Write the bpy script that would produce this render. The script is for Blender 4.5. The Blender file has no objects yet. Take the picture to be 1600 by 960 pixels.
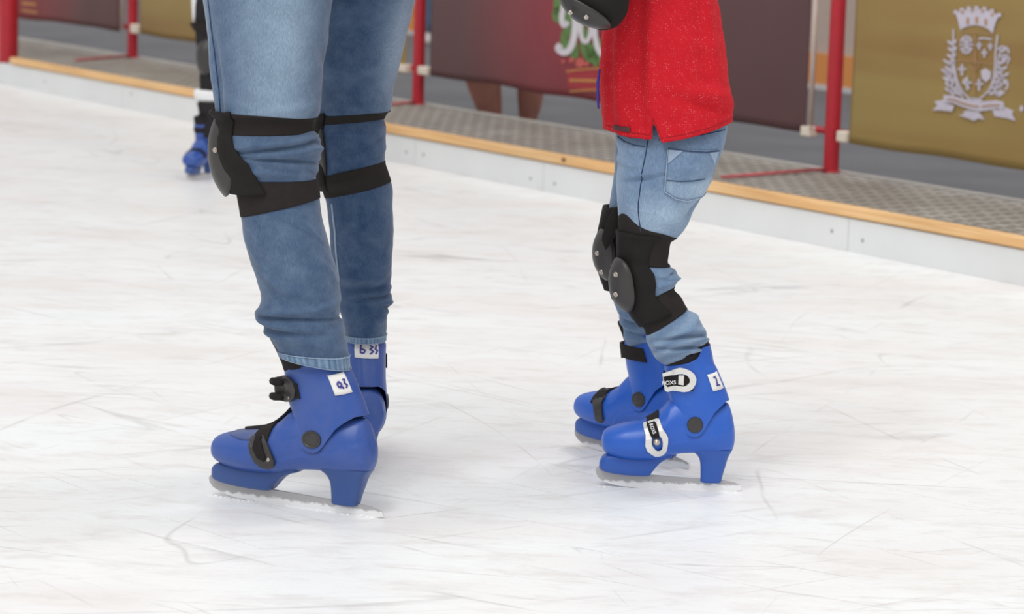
import bpy, bmesh, math, random
from mathutils import Vector, Matrix, noise
random.seed(7)
S = bpy.context.scene
COL = S.collection
PI = math.pi

# ------------------------------------------------------------------ camera
W0, H0 = 1600.0, 960.0
FPX = 4500.0
CAM = Vector((0, 0, 1.19))
PITCH = math.atan(690.0 / FPX)
ROLL = 0.030
b0 = Vector((0, -math.cos(PITCH), math.sin(PITCH)))
u0 = Vector((0, math.sin(PITCH), math.cos(PITCH)))
r0 = Vector((1, 0, 0))
RIGHT = math.cos(ROLL) * r0 + math.sin(ROLL) * u0
UP = -math.sin(ROLL) * r0 + math.cos(ROLL) * u0
cam_data = bpy.data.cameras.new('camera')
cam = bpy.data.objects.new('camera', cam_data)
COL.objects.link(cam)
m = Matrix((RIGHT, UP, b0)).transposed().to_4x4()
m.translation = CAM
cam.matrix_world = m
cam_data.sensor_width = 36
cam_data.lens = FPX / W0 * 36
cam_data.clip_end = 200
cam_data.dof.use_dof = True
cam_data.dof.focus_distance = 5.35
cam_data.dof.aperture_fstop = 6.5
S.camera = cam


def ray(px, py):
    return (RIGHT * (px - W0 / 2) + UP * (H0 / 2 - py) - b0 * FPX).normalized()


def G(px, py, z=0.0):
    d = ray(px, py)
    return CAM + d * ((z - CAM.z) / d.z)


def Q(px, py, Y):
    d = ray(px, py)
    return CAM + d * ((Y - CAM.y) / d.y)


def PL(px, py, p0, n):
    d = ray(px, py)
    return CAM + d * ((p0 - CAM).dot(n) / d.dot(n))


# ------------------------------------------------------------------ materials
def srgb(c):
    return tuple(((x / 255) / 12.92 if x / 255 <= 0.04045 else ((x / 255 + 0.055) / 1.055) ** 2.4) for x in c) + (1,)


def new_mat(name):
    mt = bpy.data.materials.new(name)
    mt.use_nodes = True
    nt = mt.node_tree
    bs = nt.nodes['Principled BSDF']
    return mt, nt, bs


def N(nt, typ, **kw):
    n = nt.nodes.new(typ)
    for k, v in kw.items():
        setattr(n, k, v)
    return n


def tex_noise(nt, scale, detail=3, rough=0.5, vec=None):
    n = N(nt, 'ShaderNodeTexNoise')
    n.inputs['Scale'].default_value = scale
    n.inputs['Detail'].default_value = detail
    n.inputs['Roughness'].default_value = rough
    if vec is not None:
        nt.links.new(vec, n.inputs['Vector'])
    return n


def ramp(nt, src, stops):
    r = N(nt, 'ShaderNodeValToRGB')
    e = r.color_ramp.elements
    while len(e) < len(stops):
        e.new(0.5)
    for el, (p, c) in zip(e, stops):
        el.position = p
        el.color = c if len(c) == 4 else tuple(c) + (1,)
    nt.links.new(src, r.inputs['Fac'])
    return r


def mix(nt, fac, a, b, blend='MIX'):
    n = N(nt, 'ShaderNodeMix', data_type='RGBA', blend_type=blend)
    for sock, v in ((n.inputs['Factor'], fac), (n.inputs['A'], a), (n.inputs['B'], b)):
        if isinstance(v, bpy.types.NodeSocket):
            nt.links.new(v, sock)
        else:
            sock.default_value = v
    return n.outputs['Result']


def coords(nt, scale=(1, 1, 1), rot=(0, 0, 0), out='Object'):
    tc = N(nt, 'ShaderNodeTexCoord')
    mp = N(nt, 'ShaderNodeMapping')
    mp.inputs['Scale'].default_value = scale
    mp.inputs['Rotation'].default_value = rot
    nt.links.new(tc.outputs[out], mp.inputs['Vector'])
    return mp.outputs['Vector']


def bump(nt, bs, h, strength=0.3, dist=0.001):
    b = N(nt, 'ShaderNodeBump')
    b.inputs['Strength'].default_value = strength
    b.inputs['Distance'].default_value = dist
    nt.links.new(h, b.inputs['Height'])
    nt.links.new(b.outputs['Normal'], bs.inputs['Normal'])


def plain(name, c, rough=0.6, spec=0.5, metal=0.0, var=0.12, scale=20.0, bmp=0.0, bscale=300, coat=0.0):
    mt, nt, bs = new_mat(name)
    v = coords(nt)
    n = tex_noise(nt, scale, 4, 0.6, v)
    col = srgb(c)
    lo = tuple(x * (1 - var) for x in col[:3]) + (1,)
    hi = tuple(min(1, x * (1 + var)) for x in col[:3]) + (1,)
    r = ramp(nt, n.outputs['Fac'], [(0.3, lo), (0.7, hi)])
    nt.links.new(r.outputs['Color'], bs.inputs['Base Color'])
    bs.inputs['Roughness'].default_value = rough
    bs.inputs['Specular IOR Level'].default_value = spec
    bs.inputs['Metallic'].default_value = metal
    bs.inputs['Coat Weight'].default_value = coat
    if bmp:
        n2 = tex_noise(nt, bscale, 2, 0.5, v)
        bump(nt, bs, n2.outputs['Fac'], bmp, 0.001)
    return mt


def denim(name, dark, light, seam=(40, 60, 95)):
    mt, nt, bs = new_mat(name)
    v = coords(nt)
    at = N(nt, 'ShaderNodeAttribute', attribute_name='fade')
    mot = tex_noise(nt, 38, 5, 0.6, v)
    math1 = N(nt, 'ShaderNodeMath', operation='MULTIPLY_ADD')
    nt.links.new(mot.outputs['Fac'], math1.inputs[0])
    math1.inputs[1].default_value = 0.34
    sub = N(nt, 'ShaderNodeMath', operation='SUBTRACT')
    nt.links.new(at.outputs['Fac'], sub.inputs[0])
    sub.inputs[1].default_value = 0.17
    nt.links.new(sub.outputs[0], math1.inputs[2])
    r = ramp(nt, math1.outputs[0], [(0.0, srgb(dark)), (1.0, srgb(light))])
    vs = coords(nt, (1, 1, 0.12))
    w1 = tex_noise(nt, 900, 2, 0.6, vs)
    rr = ramp(nt, w1.outputs['Fac'], [(0.3, (0.74, 0.77, 0.8, 1)), (0.7, (1.22, 1.2, 1.18, 1))])
    c = mix(nt, 1.0, r.outputs['Color'], rr.outputs['Color'], 'MULTIPLY')
    nt.links.new(c, bs.inputs['Base Color'])
    bs.inputs['Roughness'].default_value = 0.92
    bs.inputs['Specular IOR Level'].default_value = 0.2
    bs.inputs['Sheen Weight'].default_value = 0.25
    bs.inputs['Sheen Roughness'].default_value = 0.5
    add = N(nt, 'ShaderNodeMath', operation='ADD')
    w2 = tex_noise(nt, 120, 3, 0.6, v)
    nt.links.new(w1.outputs['Fac'], add.inputs[0])
    nt.links.new(w2.outputs['Fac'], add.inputs[1])
    bump(nt, bs, add.outputs[0], 0.5, 0.0008)
    return mt


M = {}
M['denim_adult'] = denim('dark_blue_denim', (36, 64, 101), (156, 178, 198))
M['denim_child'] = denim('washed_blue_denim', (66, 98, 138), (178, 198, 216))
M['denim_hem'] = denim('stitched_hem_denim', (60, 88, 122), (150, 176, 200))
M['thread'] = plain('pale_stitching', (150, 168, 190), 0.9)
M['seamdark'] = plain('dark_denim_seam', (42, 62, 96), 0.95)
M['strap'] = plain('black_elastic', (46, 42, 41), 0.9, 0.15, var=0.08, scale=60, bmp=0.3, bscale=900)
M['padfab'] = plain('black_padding', (32, 29, 28), 0.8, 0.25, var=0.15, scale=30, bmp=0.3, bscale=500)
M['cap'] = plain('black_plastic', (56, 53, 52), 0.42, 0.5, var=0.08, scale=25)
M['liner'] = plain('black_liner', (46, 42, 43), 0.85, 0.2, var=0.12)
M['rivet'] = plain('steel_rivet', (190, 180, 170), 0.3, metal=0.9)
M['silver'] = plain('cast_aluminium', (226, 224, 220), 0.42, metal=0.35, var=0.05, scale=60)
M['whiteink'] = plain('white_lettering', (225, 225, 228), 0.6)
M['blueink'] = plain('blue_marker_ink', (70, 68, 150), 0.6)
M['sticker'] = plain('white_sticker', (238, 236, 232), 0.6, var=0.03)
M['red_shirt'] = None
M['post'] = plain('red_paint', (176, 26, 42), 0.42, 0.5, var=0.08, scale=9)
M['bar'] = plain('faded_red_paint', (186, 88, 92), 0.6, 0.4, var=0.1, scale=9)
M['tie'] = plain('cream_plastic', (226, 214, 198), 0.6, var=0.04)
M['pole_pale'] = plain('pale_pvc', (198, 182, 172), 0.6, var=0.05)
M['purple'] = plain('purple_ribbon', (66, 50, 150), 0.6)
M['skin'] = plain('skin', (176, 124, 110), 0.6, 0.35, var=0.08)
M['shoe'] = plain('pale_shoe', (205, 200, 198), 0.7)
M['dark_cloth'] = plain('black_leggings', (42, 40, 42), 0.9, 0.2)
M['white_cloth'] = plain('white_cotton', (235, 235, 236), 0.9, 0.2, var=0.04)
M['red_dark'] = plain('dark_red_thread', (150, 22, 32), 0.9)
M['tag'] = plain('dark_metal_tag', (92, 52, 56), 0.5, metal=0.3)


def boot_mat(name, c, scuff, amt):
    mt, nt, bs = new_mat(name)
    v = coords(nt)
    n = tex_noise(nt, 14, 5, 0.65, v)
    n2 = tex_noise(nt, 220, 3, 0.7, coords(nt, (0.15, 1, 1)))
    r = ramp(nt, n.outputs['Fac'], [(0.42, (0, 0, 0, 1)), (0.75, (amt, amt, amt, 1))])
    r2 = ramp(nt, n2.outputs['Fac'], [(0.62, (0, 0, 0, 1)), (0.72, (0.35, 0.35, 0.35, 1))])
    f = mix(nt, 1.0, r.outputs['Color'], r2.outputs['Color'], 'ADD')
    c1 = mix(nt, f, srgb(c), srgb(scuff))
    nt.links.new(c1, bs.inputs['Base Color'])
    rr = ramp(nt, n.outputs['Fac'], [(0.3, (0.28, 0.28, 0.28, 1)), (0.8, (0.5, 0.5, 0.5, 1))])
    nt.links.new(rr.outputs['Color'], bs.inputs['Roughness'])
    bs.inputs['Specular IOR Level'].default_value = 0.5
    return mt


M['boot_adult'] = boot_mat('scuffed_blue_plastic', (50, 84, 160), (90, 104, 150), 0.45)
M['boot_child'] = boot_mat('glossy_blue_plastic', (38, 94, 192), (70, 114, 194), 0.3)
M['sole_adult'] = boot_mat('blue_sole_plastic', (46, 78, 140), (70, 90, 138), 0.3)
M['sole_child'] = boot_mat('bright_blue_sole_plastic', (40, 86, 172), (60, 96, 164), 0.3)
M['flap'] = boot_mat('greyish_blue_toe_flap', (62, 82, 136), (112, 112, 130), 0.8)


def blade_mat():
    mt, nt, bs = new_mat('frosted_steel')
    v = coords(nt)
    n = tex_noise(nt, 90, 4, 0.7, v)
    sep = N(nt, 'ShaderNodeSeparateXYZ')
    nt.links.new(v, sep.inputs[0])
    m1 = N(nt, 'ShaderNodeMath', operation='MULTIPLY_ADD')
    nt.links.new(n.outputs['Fac'], m1.inputs[0])
    m1.inputs[1].default_value = -0.02
    nt.links.new(sep.outputs['Z'], m1.inputs[2])
    r = ramp(nt, m1.outputs[0], [(0.0, srgb((240, 240, 240))), (0.004, srgb((176, 174, 174)))])
    nt.links.new(r.outputs['Color'], bs.inputs['Base Color'])
    bs.inputs['Roughness'].default_value = 0.45
    bs.inputs['Metallic'].default_value = 0.35
    return mt


M['blade'] = blade_mat()


def shirt_mat():
    mt, nt, bs = new_mat('red_pique_with_white_dots')
    v = coords(nt)
    vo = N(nt, 'ShaderNodeTexVoronoi')
    vo.inputs['Scale'].default_value = 240
    vo.inputs['Randomness'].default_value = 0.55
    nt.links.new(v, vo.inputs['Vector'])
    r = ramp(nt, vo.outputs['Distance'], [(0.12, (1, 1, 1, 1)), (0.26, (0, 0, 0, 1))])
    n = tex_noise(nt, 60, 2, 0.5, v)
    r3 = ramp(nt, n.outputs['Fac'], [(0.42, (0.12, 0.12, 0.12, 1)), (0.62, (0.42, 0.42, 0.42, 1))])
    f = mix(nt, 1.0, r.outputs['Color'], r3.outputs['Color'], 'MULTIPLY')
    base = mix(nt, n.outputs['Fac'], srgb((196, 22, 36)), srgb((208, 34, 46)))
    c = mix(nt, f, base, srgb((240, 170, 170)))
    nt.links.new(c, bs.inputs['Base Color'])
    bs.inputs['Roughness'].default_value = 0.85
    bs.inputs['Specular IOR Level'].default_value = 0.2
    w = tex_noise(nt, 700, 2, 0.5, v)
    bump(nt, bs, w.outputs['Fac'], 0.35, 0.0008)
    return mt


M['red_shirt'] = shirt_mat()


def ice_mat():
    mt, nt, bs = new_mat('scratched_ice')
    v = coords(nt)
    big = tex_noise(nt, 2.2, 5, 0.6, coords(nt, (0.55, 1.0, 1), (0, 0, 0.25)))
    col = ramp(nt, big.outputs['Fac'], [(0.34, srgb((234, 231, 229))), (0.44, srgb((240, 239, 238))),
                                        (0.6, srgb((243, 245, 245))), (0.72, srgb((238, 241, 241)))]).outputs['Color']
    sm = tex_noise(nt, 11, 6, 0.7, coords(nt, (0.6, 1.3, 1), (0, 0, 0.3)))
    st = ramp(nt, sm.outputs['Fac'], [(0.50, (0, 0, 0, 1)), (0.68, (0.55, 0.55, 0.55, 1))])
    col = mix(nt, st.outputs['Color'], col, srgb((219, 213, 209)))
    heights = None
    for i, (ang, sx, sy, sc, wd, off) in enumerate([(0.45, .16, 1.5, 2.4, .006, 0), (-0.6, .15, 1.6, 2.4, .005, 5), (1.25, .2, 1.3, 2.0, .004, 9),
                                                (0.15, .12, 1.8, 3.0, .007, 14), (-1.15, .2, 1.4, 1.9, .004, 21), (0.8, .14, 1.7, 3.8, .006, 33), (-0.25, .12, 2.0, 4.4, .008, 41)]):
        tc = N(nt, 'ShaderNodeTexCoord')
        mp = N(nt, 'ShaderNodeMapping')
        mp.inputs['Rotation'].default_value = (0, 0, ang)
        mp.inputs['Location'].default_value = (off, off * 1.7, 0)
        nt.links.new(tc.outputs['Object'], mp.inputs['Vector'])
        mp2 = N(nt, 'ShaderNodeMapping')
        mp2.inputs['Scale'].default_value = (sx, sy, 1)
        nt.links.new(mp.outputs['Vector'], mp2.inputs['Vector'])
        n = tex_noise(nt, sc, 1.0, 0.3, mp2.outputs['Vector'])
        r = ramp(nt, n.outputs['Fac'], [(0.5 - wd, (0, 0, 0, 1)), (0.5, (1, 1, 1, 1)), (0.5 + wd, (0, 0, 0, 1))])
        msk = tex_noise(nt, 2.6, 3, 0.6, mp.outputs['Vector'])
        mr = ramp(nt, msk.outputs['Fac'], [(0.48, (0, 0, 0, 1)), (0.62, (1, 1, 1, 1))])
        line = mix(nt, 1.0, r.outputs['Color'], mr.outputs['Color'], 'MULTIPLY')
        heights = line if heights is None else mix(nt, 1.0, heights, line, 'ADD')
    sc2 = mix(nt, 1.0, heights, (0.46, 0.46, 0.46, 1), 'MULTIPLY')
    col = mix(nt, sc2, col, srgb((186, 184, 182)))
    nt.links.new(col, bs.inputs['Base Color'])
    bs.inputs['Roughness'].default_value = 0.38
    bs.inputs['Specular IOR Level'].default_value = 0.35
    inv = N(nt, 'ShaderNodeMath', operation='MULTIPLY')
    nt.links.new(heights, inv.inputs[0])
    inv.inputs[1].default_value = -1
    ad = N(nt, 'ShaderNodeMath', operation='ADD')
    nt.links.new(inv.outputs[0], ad.inputs[0])
    fine = tex_noise(nt, 60, 4, 0.7, coords(nt, (0.5, 1.2, 1), (0, 0, 0.3)))
    nt.links.new(fine.outputs['Fac'], ad.inputs[1])
    bump(nt, bs, ad.outputs[0], 0.3, 0.003)
    return mt


M['ice'] = ice_mat()
M['snow'] = plain('ice_shavings', (244, 245, 246), 0.9, 0.2, var=0.02)
M['curb'] = plain('white_board', (224, 226, 226), 0.5, 0.4, var=0.03, scale=3)
M['screw'] = plain('grey_screw', (170, 172, 174), 0.5, metal=0.3)


def wood_mat():
    mt, nt, bs = new_mat('pine_plank')
    v = coords(nt, (1.2, 60, 60))
    n = tex_noise(nt, 1.6, 5, 0.6, v)
    r = ramp(nt, n.outputs['Fac'], [(0.3, srgb((214, 164, 106))), (0.5, srgb((234, 190, 134))), (0.72, srgb((243, 212, 166)))])
    n2 = tex_noise(nt, 1.5, 2, 0.5, coords(nt, (1, 4, 4)))
    r2 = ramp(nt, n2.outputs['Fac'], [(0.3, (0.86, 0.82, 0.78, 1)), (0.7, (1.06, 1.04, 1.02, 1))])
    nt.links.new(mix(nt, 1.0, r.outputs['Color'], r2.outputs['Color'], 'MULTIPLY'), bs.inputs['Base Color'])
    bs.inputs['Roughness'].default_value = 0.7
    return mt


M['wood'] = wood_mat()
M['knot'] = plain('wood_knot', (128, 78, 50), 0.8)


def deck_mat():
    mt, nt, bs = new_mat('grey_studded_mat')
    v = coords(nt)
    br = N(nt, 'ShaderNodeTexBrick')
    br.offset = 0.0
    br.inputs['Scale'].default_value = 1.0
    br.inputs['Brick Width'].default_value = 0.09
    br.inputs['Row Height'].default_value = 0.06
    br.inputs['Mortar Size'].default_value = 0.013
    br.inputs['Mortar Smooth'].default_value = 0.5
    br.inputs['Color1'].default_value = srgb((186, 182, 174))
    br.inputs['Color2'].default_value = srgb((172, 168, 161))
    br.inputs['Mortar'].default_value = srgb((108, 102, 96))
    nt.links.new(v, br.inputs['Vector'])
    n = tex_noise(nt, 3, 4, 0.6, v)
    r = ramp(nt, n.outputs['Fac'], [(0.35, (0.82, 0.8, 0.78, 1)), (0.65, (1.05, 1.06, 1.05, 1))])
    nt.links.new(mix(nt, 1.0, br.outputs['Color'], r.outputs['Color'], 'MULTIPLY'), bs.inputs['Base Color'])
    bs.inputs['Roughness'].default_value = 0.6
    inv = N(nt, 'ShaderNodeMath', operation='MULTIPLY')
    nt.links.new(br.outputs['Fac'], inv.inputs[0])
    inv.inputs[1].default_value = -1
    bump(nt, bs, inv.outputs[0], 0.6, 0.004)
    return mt


M['deck'] = deck_mat()
M['deck_edge'] = plain('pale_edging', (196, 192, 186), 0.6)
M['concrete'] = plain('grey_floor_paint', (112, 114, 119), 0.75, 0.3, var=0.14, scale=1.6)
M['cream'] = plain('cream_wall_paint', (196, 178, 166), 0.85, var=0.04, scale=1)
M['orange'] = plain('orange_wall_band', (226, 150, 84), 0.8, var=0.06, scale=1)
M['whiteline'] = plain('white_line_paint', (206, 204, 206), 0.8, var=0.04)


def banner_mat(name, base, mid, centre=None, radius=1.0, stripes=False):
    mt, nt, bs = new_mat(name)
    v = coords(nt)
    n = tex_noise(nt, 1.6, 2, 0.5, v)
    if centre is not None:
        d = N(nt, 'ShaderNodeVectorMath', operation='DISTANCE')
        nt.links.new(v, d.inputs[0])
        d.inputs[1].default_value = centre
        r = ramp(nt, d.outputs['Value'], [(0.0, srgb(mid)), (min(1, radius), srgb(base))])
        c = r.outputs['Color']
    else:
        vs = coords(nt, (0.25, 0.25, 3.5))
        n3 = tex_noise(nt, 1.6, 2, 0.5, vs)
        r = ramp(nt, n3.outputs['Fac'], [(0.35, srgb(base)), (0.65, srgb(mid))])
        c = r.outputs['Color']
    r2 = ramp(nt, n.outputs['Fac'], [(0.3, (0.93, 0.93, 0.93, 1)), (0.7, (1.06, 1.06, 1.06, 1))])
    nt.links.new(mix(nt, 1.0, c, r2.outputs['Color'], 'MULTIPLY'), bs.inputs['Base Color'])
    bs.inputs['Roughness'].default_value = 0.5
    bs.inputs['Specular IOR Level'].default_value = 0.4
    return mt


# ------------------------------------------------------------------ mesh helpers
def link_obj(name, me, mats, parent=None, smooth=True, world=None):
    o = bpy.data.objects.new(name, me)
    COL.objects.link(o)
    for mt in (mats if isinstance(mats, (list, tuple)) else [mats]):
        me.materials.append(mt)
    if smooth:
        me.polygons.foreach_set('use_smooth', [True] * len(me.polygons))
    if parent is not None:
        o.parent = parent
        if not parent.get('_local'):
            o.matrix_parent_inverse = Matrix.Translation(parent.location).inverted()
    me.update()
    return o


class MB:
    """collects vertices and faces of one mesh"""
    def __init__(s):
        s.v, s.f, s.fade, s.mi = [], [], [], []

    def add(s, verts, faces, fade=None, mi=0):
        b = len(s.v)
        s.v += [tuple(p) for p in verts]
        s.f += [tuple(i + b for i in f) for f in faces]
        s.fade += list(fade) if fade is not None else [0.3] * len(verts)
        s.mi += [mi] * len(faces)
        return s

    def grid(s, rows, closed_u=True, cap0=False, cap1=False, fade=None, mi=0):
        nr, nc = len(rows), len(rows[0])
        vs = [p for r in rows for p in r]
        fs = []
        for i in range(nr - 1):
            for j in range(nc if closed_u else nc - 1):
                k = (j + 1) % nc
                fs.append((i * nc + j, i * nc + k, (i + 1) * nc + k, (i + 1) * nc + j))
        if cap0:
            fs.append(tuple(reversed(range(nc))))
        if cap1:
            fs.append(tuple((nr - 1) * nc + j for j in range(nc)))
        return s.add(vs, fs, fade, mi)

    def tube(s, pts, r, n=10, caps=True, mi=0, fade=None):
        pts = [Vector(p) for p in pts]
        rr = r if isinstance(r, (list, tuple)) else [r] * len(pts)
        rows = []
        prev = None
        for i, p in enumerate(pts):
            t = (pts[min(i + 1, len(pts) - 1)] - pts[max(i - 1, 0)]).normalized()
            if prev is None:
                a = t.orthogonal().normalized()
            else:
                a = (prev - t * prev.dot(t)).normalized()
            prev = a
            b = t.cross(a)
            rows.append([p + (a * math.cos(2 * PI * k / n) + b * math.sin(2 * PI * k / n)) * rr[i] for k in range(n)])
        return s.grid(rows, True, caps, caps, None, mi)

    def box(s, c, ax, ay, az, mi=0):
        c, ax, ay, az = Vector(c), Vector(ax), Vector(ay), Vector(az)
        vs = [c + ax * i + ay * j + az * k for i in (-1, 1) for j in (-1, 1) for k in (-1, 1)]
        fs = [(0, 1, 3, 2), (4, 6, 7, 5), (0, 4, 5, 1), (2, 3, 7, 6), (0, 2, 6, 4), (1, 5, 7, 3)]
        return s.add(vs, fs, None, mi)

    def build(s, name, mats, parent=None, smooth=True, bevel=0, solid=0, solid_off=0, fixn=True, sharp=None):
        me = bpy.data.meshes.new(name)
        me.from_pydata(s.v, [], s.f)
        if fixn:
            bm = bmesh.new()
            bm.from_mesh(me)
            bmesh.ops.recalc_face_normals(bm, faces=bm.faces)
            bm.to_mesh(me)
            bm.free()
        at = me.attributes.new('fade', 'FLOAT', 'POINT')
        at.data.foreach_set('value', s.fade)
        o = link_obj(name, me, mats, parent, smooth)
        if any(s.mi):
            me.polygons.foreach_set('material_index', s.mi)
        if smooth and sharp:
            me.set_sharp_from_angle(angle=math.radians(sharp))
        if solid:
            md = o.modifiers.new('thickness', 'SOLIDIFY')
            md.thickness = solid
            md.offset = solid_off
        if bevel:
            md = o.modifiers.new('bevel', 'BEVEL')
            md.width = bevel
            md.segments = 2
            md.limit_method = 'ANGLE'
            md.angle_limit = math.radians(40)
            md.harden_normals = False
        return o


def empty(name, loc, label=None, cat=None, group=None, kind=None):
    o = bpy.data.objects.new(name, None)
    COL.objects.link(o)
    o.location = loc
    o.empty_display_size = 0.1
    tag(o, label, cat, group, kind)
    return o


def tag(o, label=None, cat=None, group=None, kind=None):
    if label: o['label'] = label
    if cat: o['category'] = cat
    if group: o['group'] = group
    if kind: o['kind'] = kind
    return o


def pchip(xs, ys):
    n = len(xs)
    h = [xs[i + 1] - xs[i] for i in range(n - 1)]
    d = [(ys[i + 1] - ys[i]) / h[i] for i in range(n - 1)]
    mm = [0.0] * n
    mm[0], mm[-1] = d[0], d[-1]
    for i in range(1, n - 1):
        if d[i - 1] * d[i] > 0:
            w1, w2 = 2 * h[i] + h[i - 1], h[i] + 2 * h[i - 1]
            mm[i] = (w1 + w2) / (w1 / d[i - 1] + w2 / d[i])

    def f(x):
        if x <= xs[0]: return ys[0] + mm[0] * 0 * (x - xs[0])
        if x >= xs[-1]: return ys[-1]
        lo = 0
        while xs[lo + 1] < x: lo += 1
        t = (x - xs[lo]) / h[lo]
        t2, t3 = t * t, t * t * t
        return (2 * t3 - 3 * t2 + 1) * ys[lo] + (t3 - 2 * t2 + t) * h[lo] * mm[lo] + (-2 * t3 + 3 * t2) * ys[lo + 1] + (t3 - t2) * h[lo] * mm[lo + 1]
    return f


def lin(pts):
    def f(x):
        if x <= pts[0][0]: return pts[0][1]
        for (a, b), (c, d) in zip(pts, pts[1:]):
            if x <= c:
                return b + (d - b) * (x - a) / (c - a)
        return pts[-1][1]
    return f


def spow(c, e):
    return math.copysign(abs(c) ** e, c)


def adiff(a, b):
    return (a - b + PI) % (2 * PI) - PI


class Limb:
    """a garment limb: rows are described by their left and right outline, each at a true distance Y + dY"""
    def __init__(s, secs, Y, p=2.2, folds=(), wr=0.0012, seed=0):
        secs = [tuple(r) + (0.0, 0.85)[len(r) - 4:] if len(r) < 6 else tuple(r) for r in secs]
        v = [0.5 * (r[0] + r[2]) for r in secs]
        s.v0, s.v1 = v[0], v[-1]
        s.fs = [pchip(v, [r[i] for r in secs]) for i in range(6)]
        s.Y, s.p, s.folds, s.wr, s.seed = Y, p, folds, wr, seed

    def frame(s, v):
        yl, xl, yr, xr, dy, ra = [f(v) for f in s.fs]
        A = Q(xl, yl, s.Y + dy)
        B = Q(xr, yr, s.Y + dy)
        return (A + B) / 2, (B - A) / 2, ra

    def pos(s, v, th, off=0.0, fold=True):
        c, a, ra = s.frame(v)
        b = Vector((0, 1, 0)) * a.length * ra
        e = 2 / s.p
        ct, sn = spow(math.cos(th), e), spow(math.sin(th), e)
        p = c + a * ct + b * sn
        n = (a.normalized() * math.cos(th) * ra + Vector((0, 1, 0)) * math.sin(th)).normalized()
        d = off
        if fold:
            for (tc, tw, v0, sl, w, amp) in s.folds:
                dt = adiff(th, tc)
                if abs(dt) < tw * 2.2:
                    d += 2.0 * amp * math.exp(-((v - v0 - sl * dt) / w) ** 2) * math.exp(-(dt / tw) ** 2)
            q = Vector((p.x * 14 + s.seed, p.y * 14, p.z * 26))
            d += s.wr * noise.noise(q) * 1.6 + s.wr * 0.5 * noise.noise(q * 2.7)
        return p + n * d

    def grid(s, mb, v0=None, v1=None, nv=100, nt=72, off=0.0, fade=None, cap0=True, cap1=True, vtop=None, vbot=None, th0=0, th1=2 * PI, fold=True, mi=0):
        v0 = s.v0 if v0 is None else v0
        v1 = s.v1 if v1 is None else v1
        closed = abs(th1 - th0 - 2 * PI) < 1e-6
        ths = [th0 + (th1 - th0) * j / (nt if closed else nt - 1) for j in range(nt)]
        rows, fd = [], []
        for i in range(nv):
            t = i / (nv - 1)
            row = []
            for th in ths:
                a = vtop(th) if vtop else v0
                b = vbot(th) if vbot else v1
                v = a + (b - a) * t
                o = off(t, th) if callable(off) else off
                row.append(s.pos(v, th, o, fold))
                fd.append(fade(v, th) if fade else 0.25)
            rows.append(row)
        mb.grid(rows, closed, cap0 and closed, cap1 and closed, fd, mi)
        return mb

    def theta_at_x(s, v, px, near=True):
        """angle on the camera side whose outline column is px"""
        yl, xl, yr, xr, dy, ra = [f(v) for f in s.fs]
        c = (px - (xl + xr) / 2) / ((xr - xl) / 2)
        c = max(-1, min(1, c))
        th = math.acos(spow(c, s.p / 2))
        return -th if near else th


CAMSIDE = -PI / 2


def dome(mb, c, n, up, hw, hh, depth, curl=0.0, nr=10, nt=32, shape=2.3):
    """kneecap shell bulging along n"""
    n = Vector(n).normalized()
    side = n.cross(Vector(up)).normalized()
    up = side.cross(n).normalized()
    rows = []
    for i in range(nr + 1):
        r = max(i / nr, 0.02)
        row = []
        for j in range(nt):
            t = 2 * PI * j / nt
            u, w = spow(math.cos(t), 2 / shape) * r, spow(math.sin(t), 2 / shape) * r
            row.append(Vector(c) + side * hw * u + up * hh * w + n * (depth * (1 - r ** 2.4) - curl * u * u - curl * 0.7 * w * w))
        rows.append(row)
    mb.grid(rows, True, True, False)
    return side, up


# ------------------------------------------------------------------ skates
SH = [(238, 640, 664, 20), (245, 612, 694, 54), (262, 594, 712, 80), (300, 577, 728, 102), (350, 563, 738, 117), (400, 553, 742, 124), (450, 542, 742, 126),
      (500, 516, 738, 124), (540, 480, 730, 121), (580, 436, 716, 116), (640, 415, 703, 109), (700, 420, 698, 104), (760, 428, 696, 102), (820, 436, 696, 99),
      (870, 446, 692, 84), (895, 500, 684, 66), (908, 556, 664, 44), (913, 590, 636, 18)]
_x = [r[0] for r in SH]
f_yt, f_yb, f_hw = [pchip(_x, [r[i] for r in SH]) for i in (1, 2, 3)]
CF = [(60, 530, 778, 100), (150, 540, 770, 102), (200, 546, 782, 103), (255, 547, 796, 103), (262, 543, 801, 107), (330, 550, 836, 104), (400, 563, 868, 104), (450, 578, 884, 107), (520, 576, 892, 112), (610, 572, 896, 115)]
_y = [r[0] for r in CF]
f_xf, f_xb, f_cw = [pchip(_y, [r[i] for r in CF]) for i in (1, 2, 3)]
rand_line = lin([(240, 760), (500, 740), (560, 655), (620, 628), (700, 606), (800, 576), (912, 540)])
cuff_top = lin([(500, 268), (548, 264), (600, 252), (660, 238), (710, 214), (732, 184), (748, 160), (800, 156)])
cuff_bot = lin([(540, 420), (566, 432), (590, 480), (615, 535), (650, 580), (680, 600), (715, 602), (742, 585), (765, 540), (800, 482), (840, 448), (872, 428), (900, 426)])


def shell_pt(x, ph, off=0.0):
    yt, yb, hw = f_yt(x), f_yb(x), f_hw(x)
    yc, h = (yt + yb) / 2, (yb - yt) / 2
    e = 2 / 2.5
    cs, sn = spow(math.cos(ph), e), spow(math.sin(ph), e)
    y = yc - h * sn
    inst = max(0.0, min(1.0, (x - 430) / 120))
    taper = 1 - (0.10 + 0.12 * inst) * max(0, sn) ** 1.5 - 0.14 * max(0, -sn) ** 2
    w = hw * cs * taper
    if y > rand_line(x):
        w += math.copysign(min(1, (y - rand_line(x)) / 5) * 5.5, cs) * min(1, abs(cs) * 3)
    # outward offset
    w += off * math.cos(ph)
    y -= off * math.sin(ph)
    if x > 880:
        x += off * 0.5
    if x < 290:
        x -= off * 0.6
    return x, y, w


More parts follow.
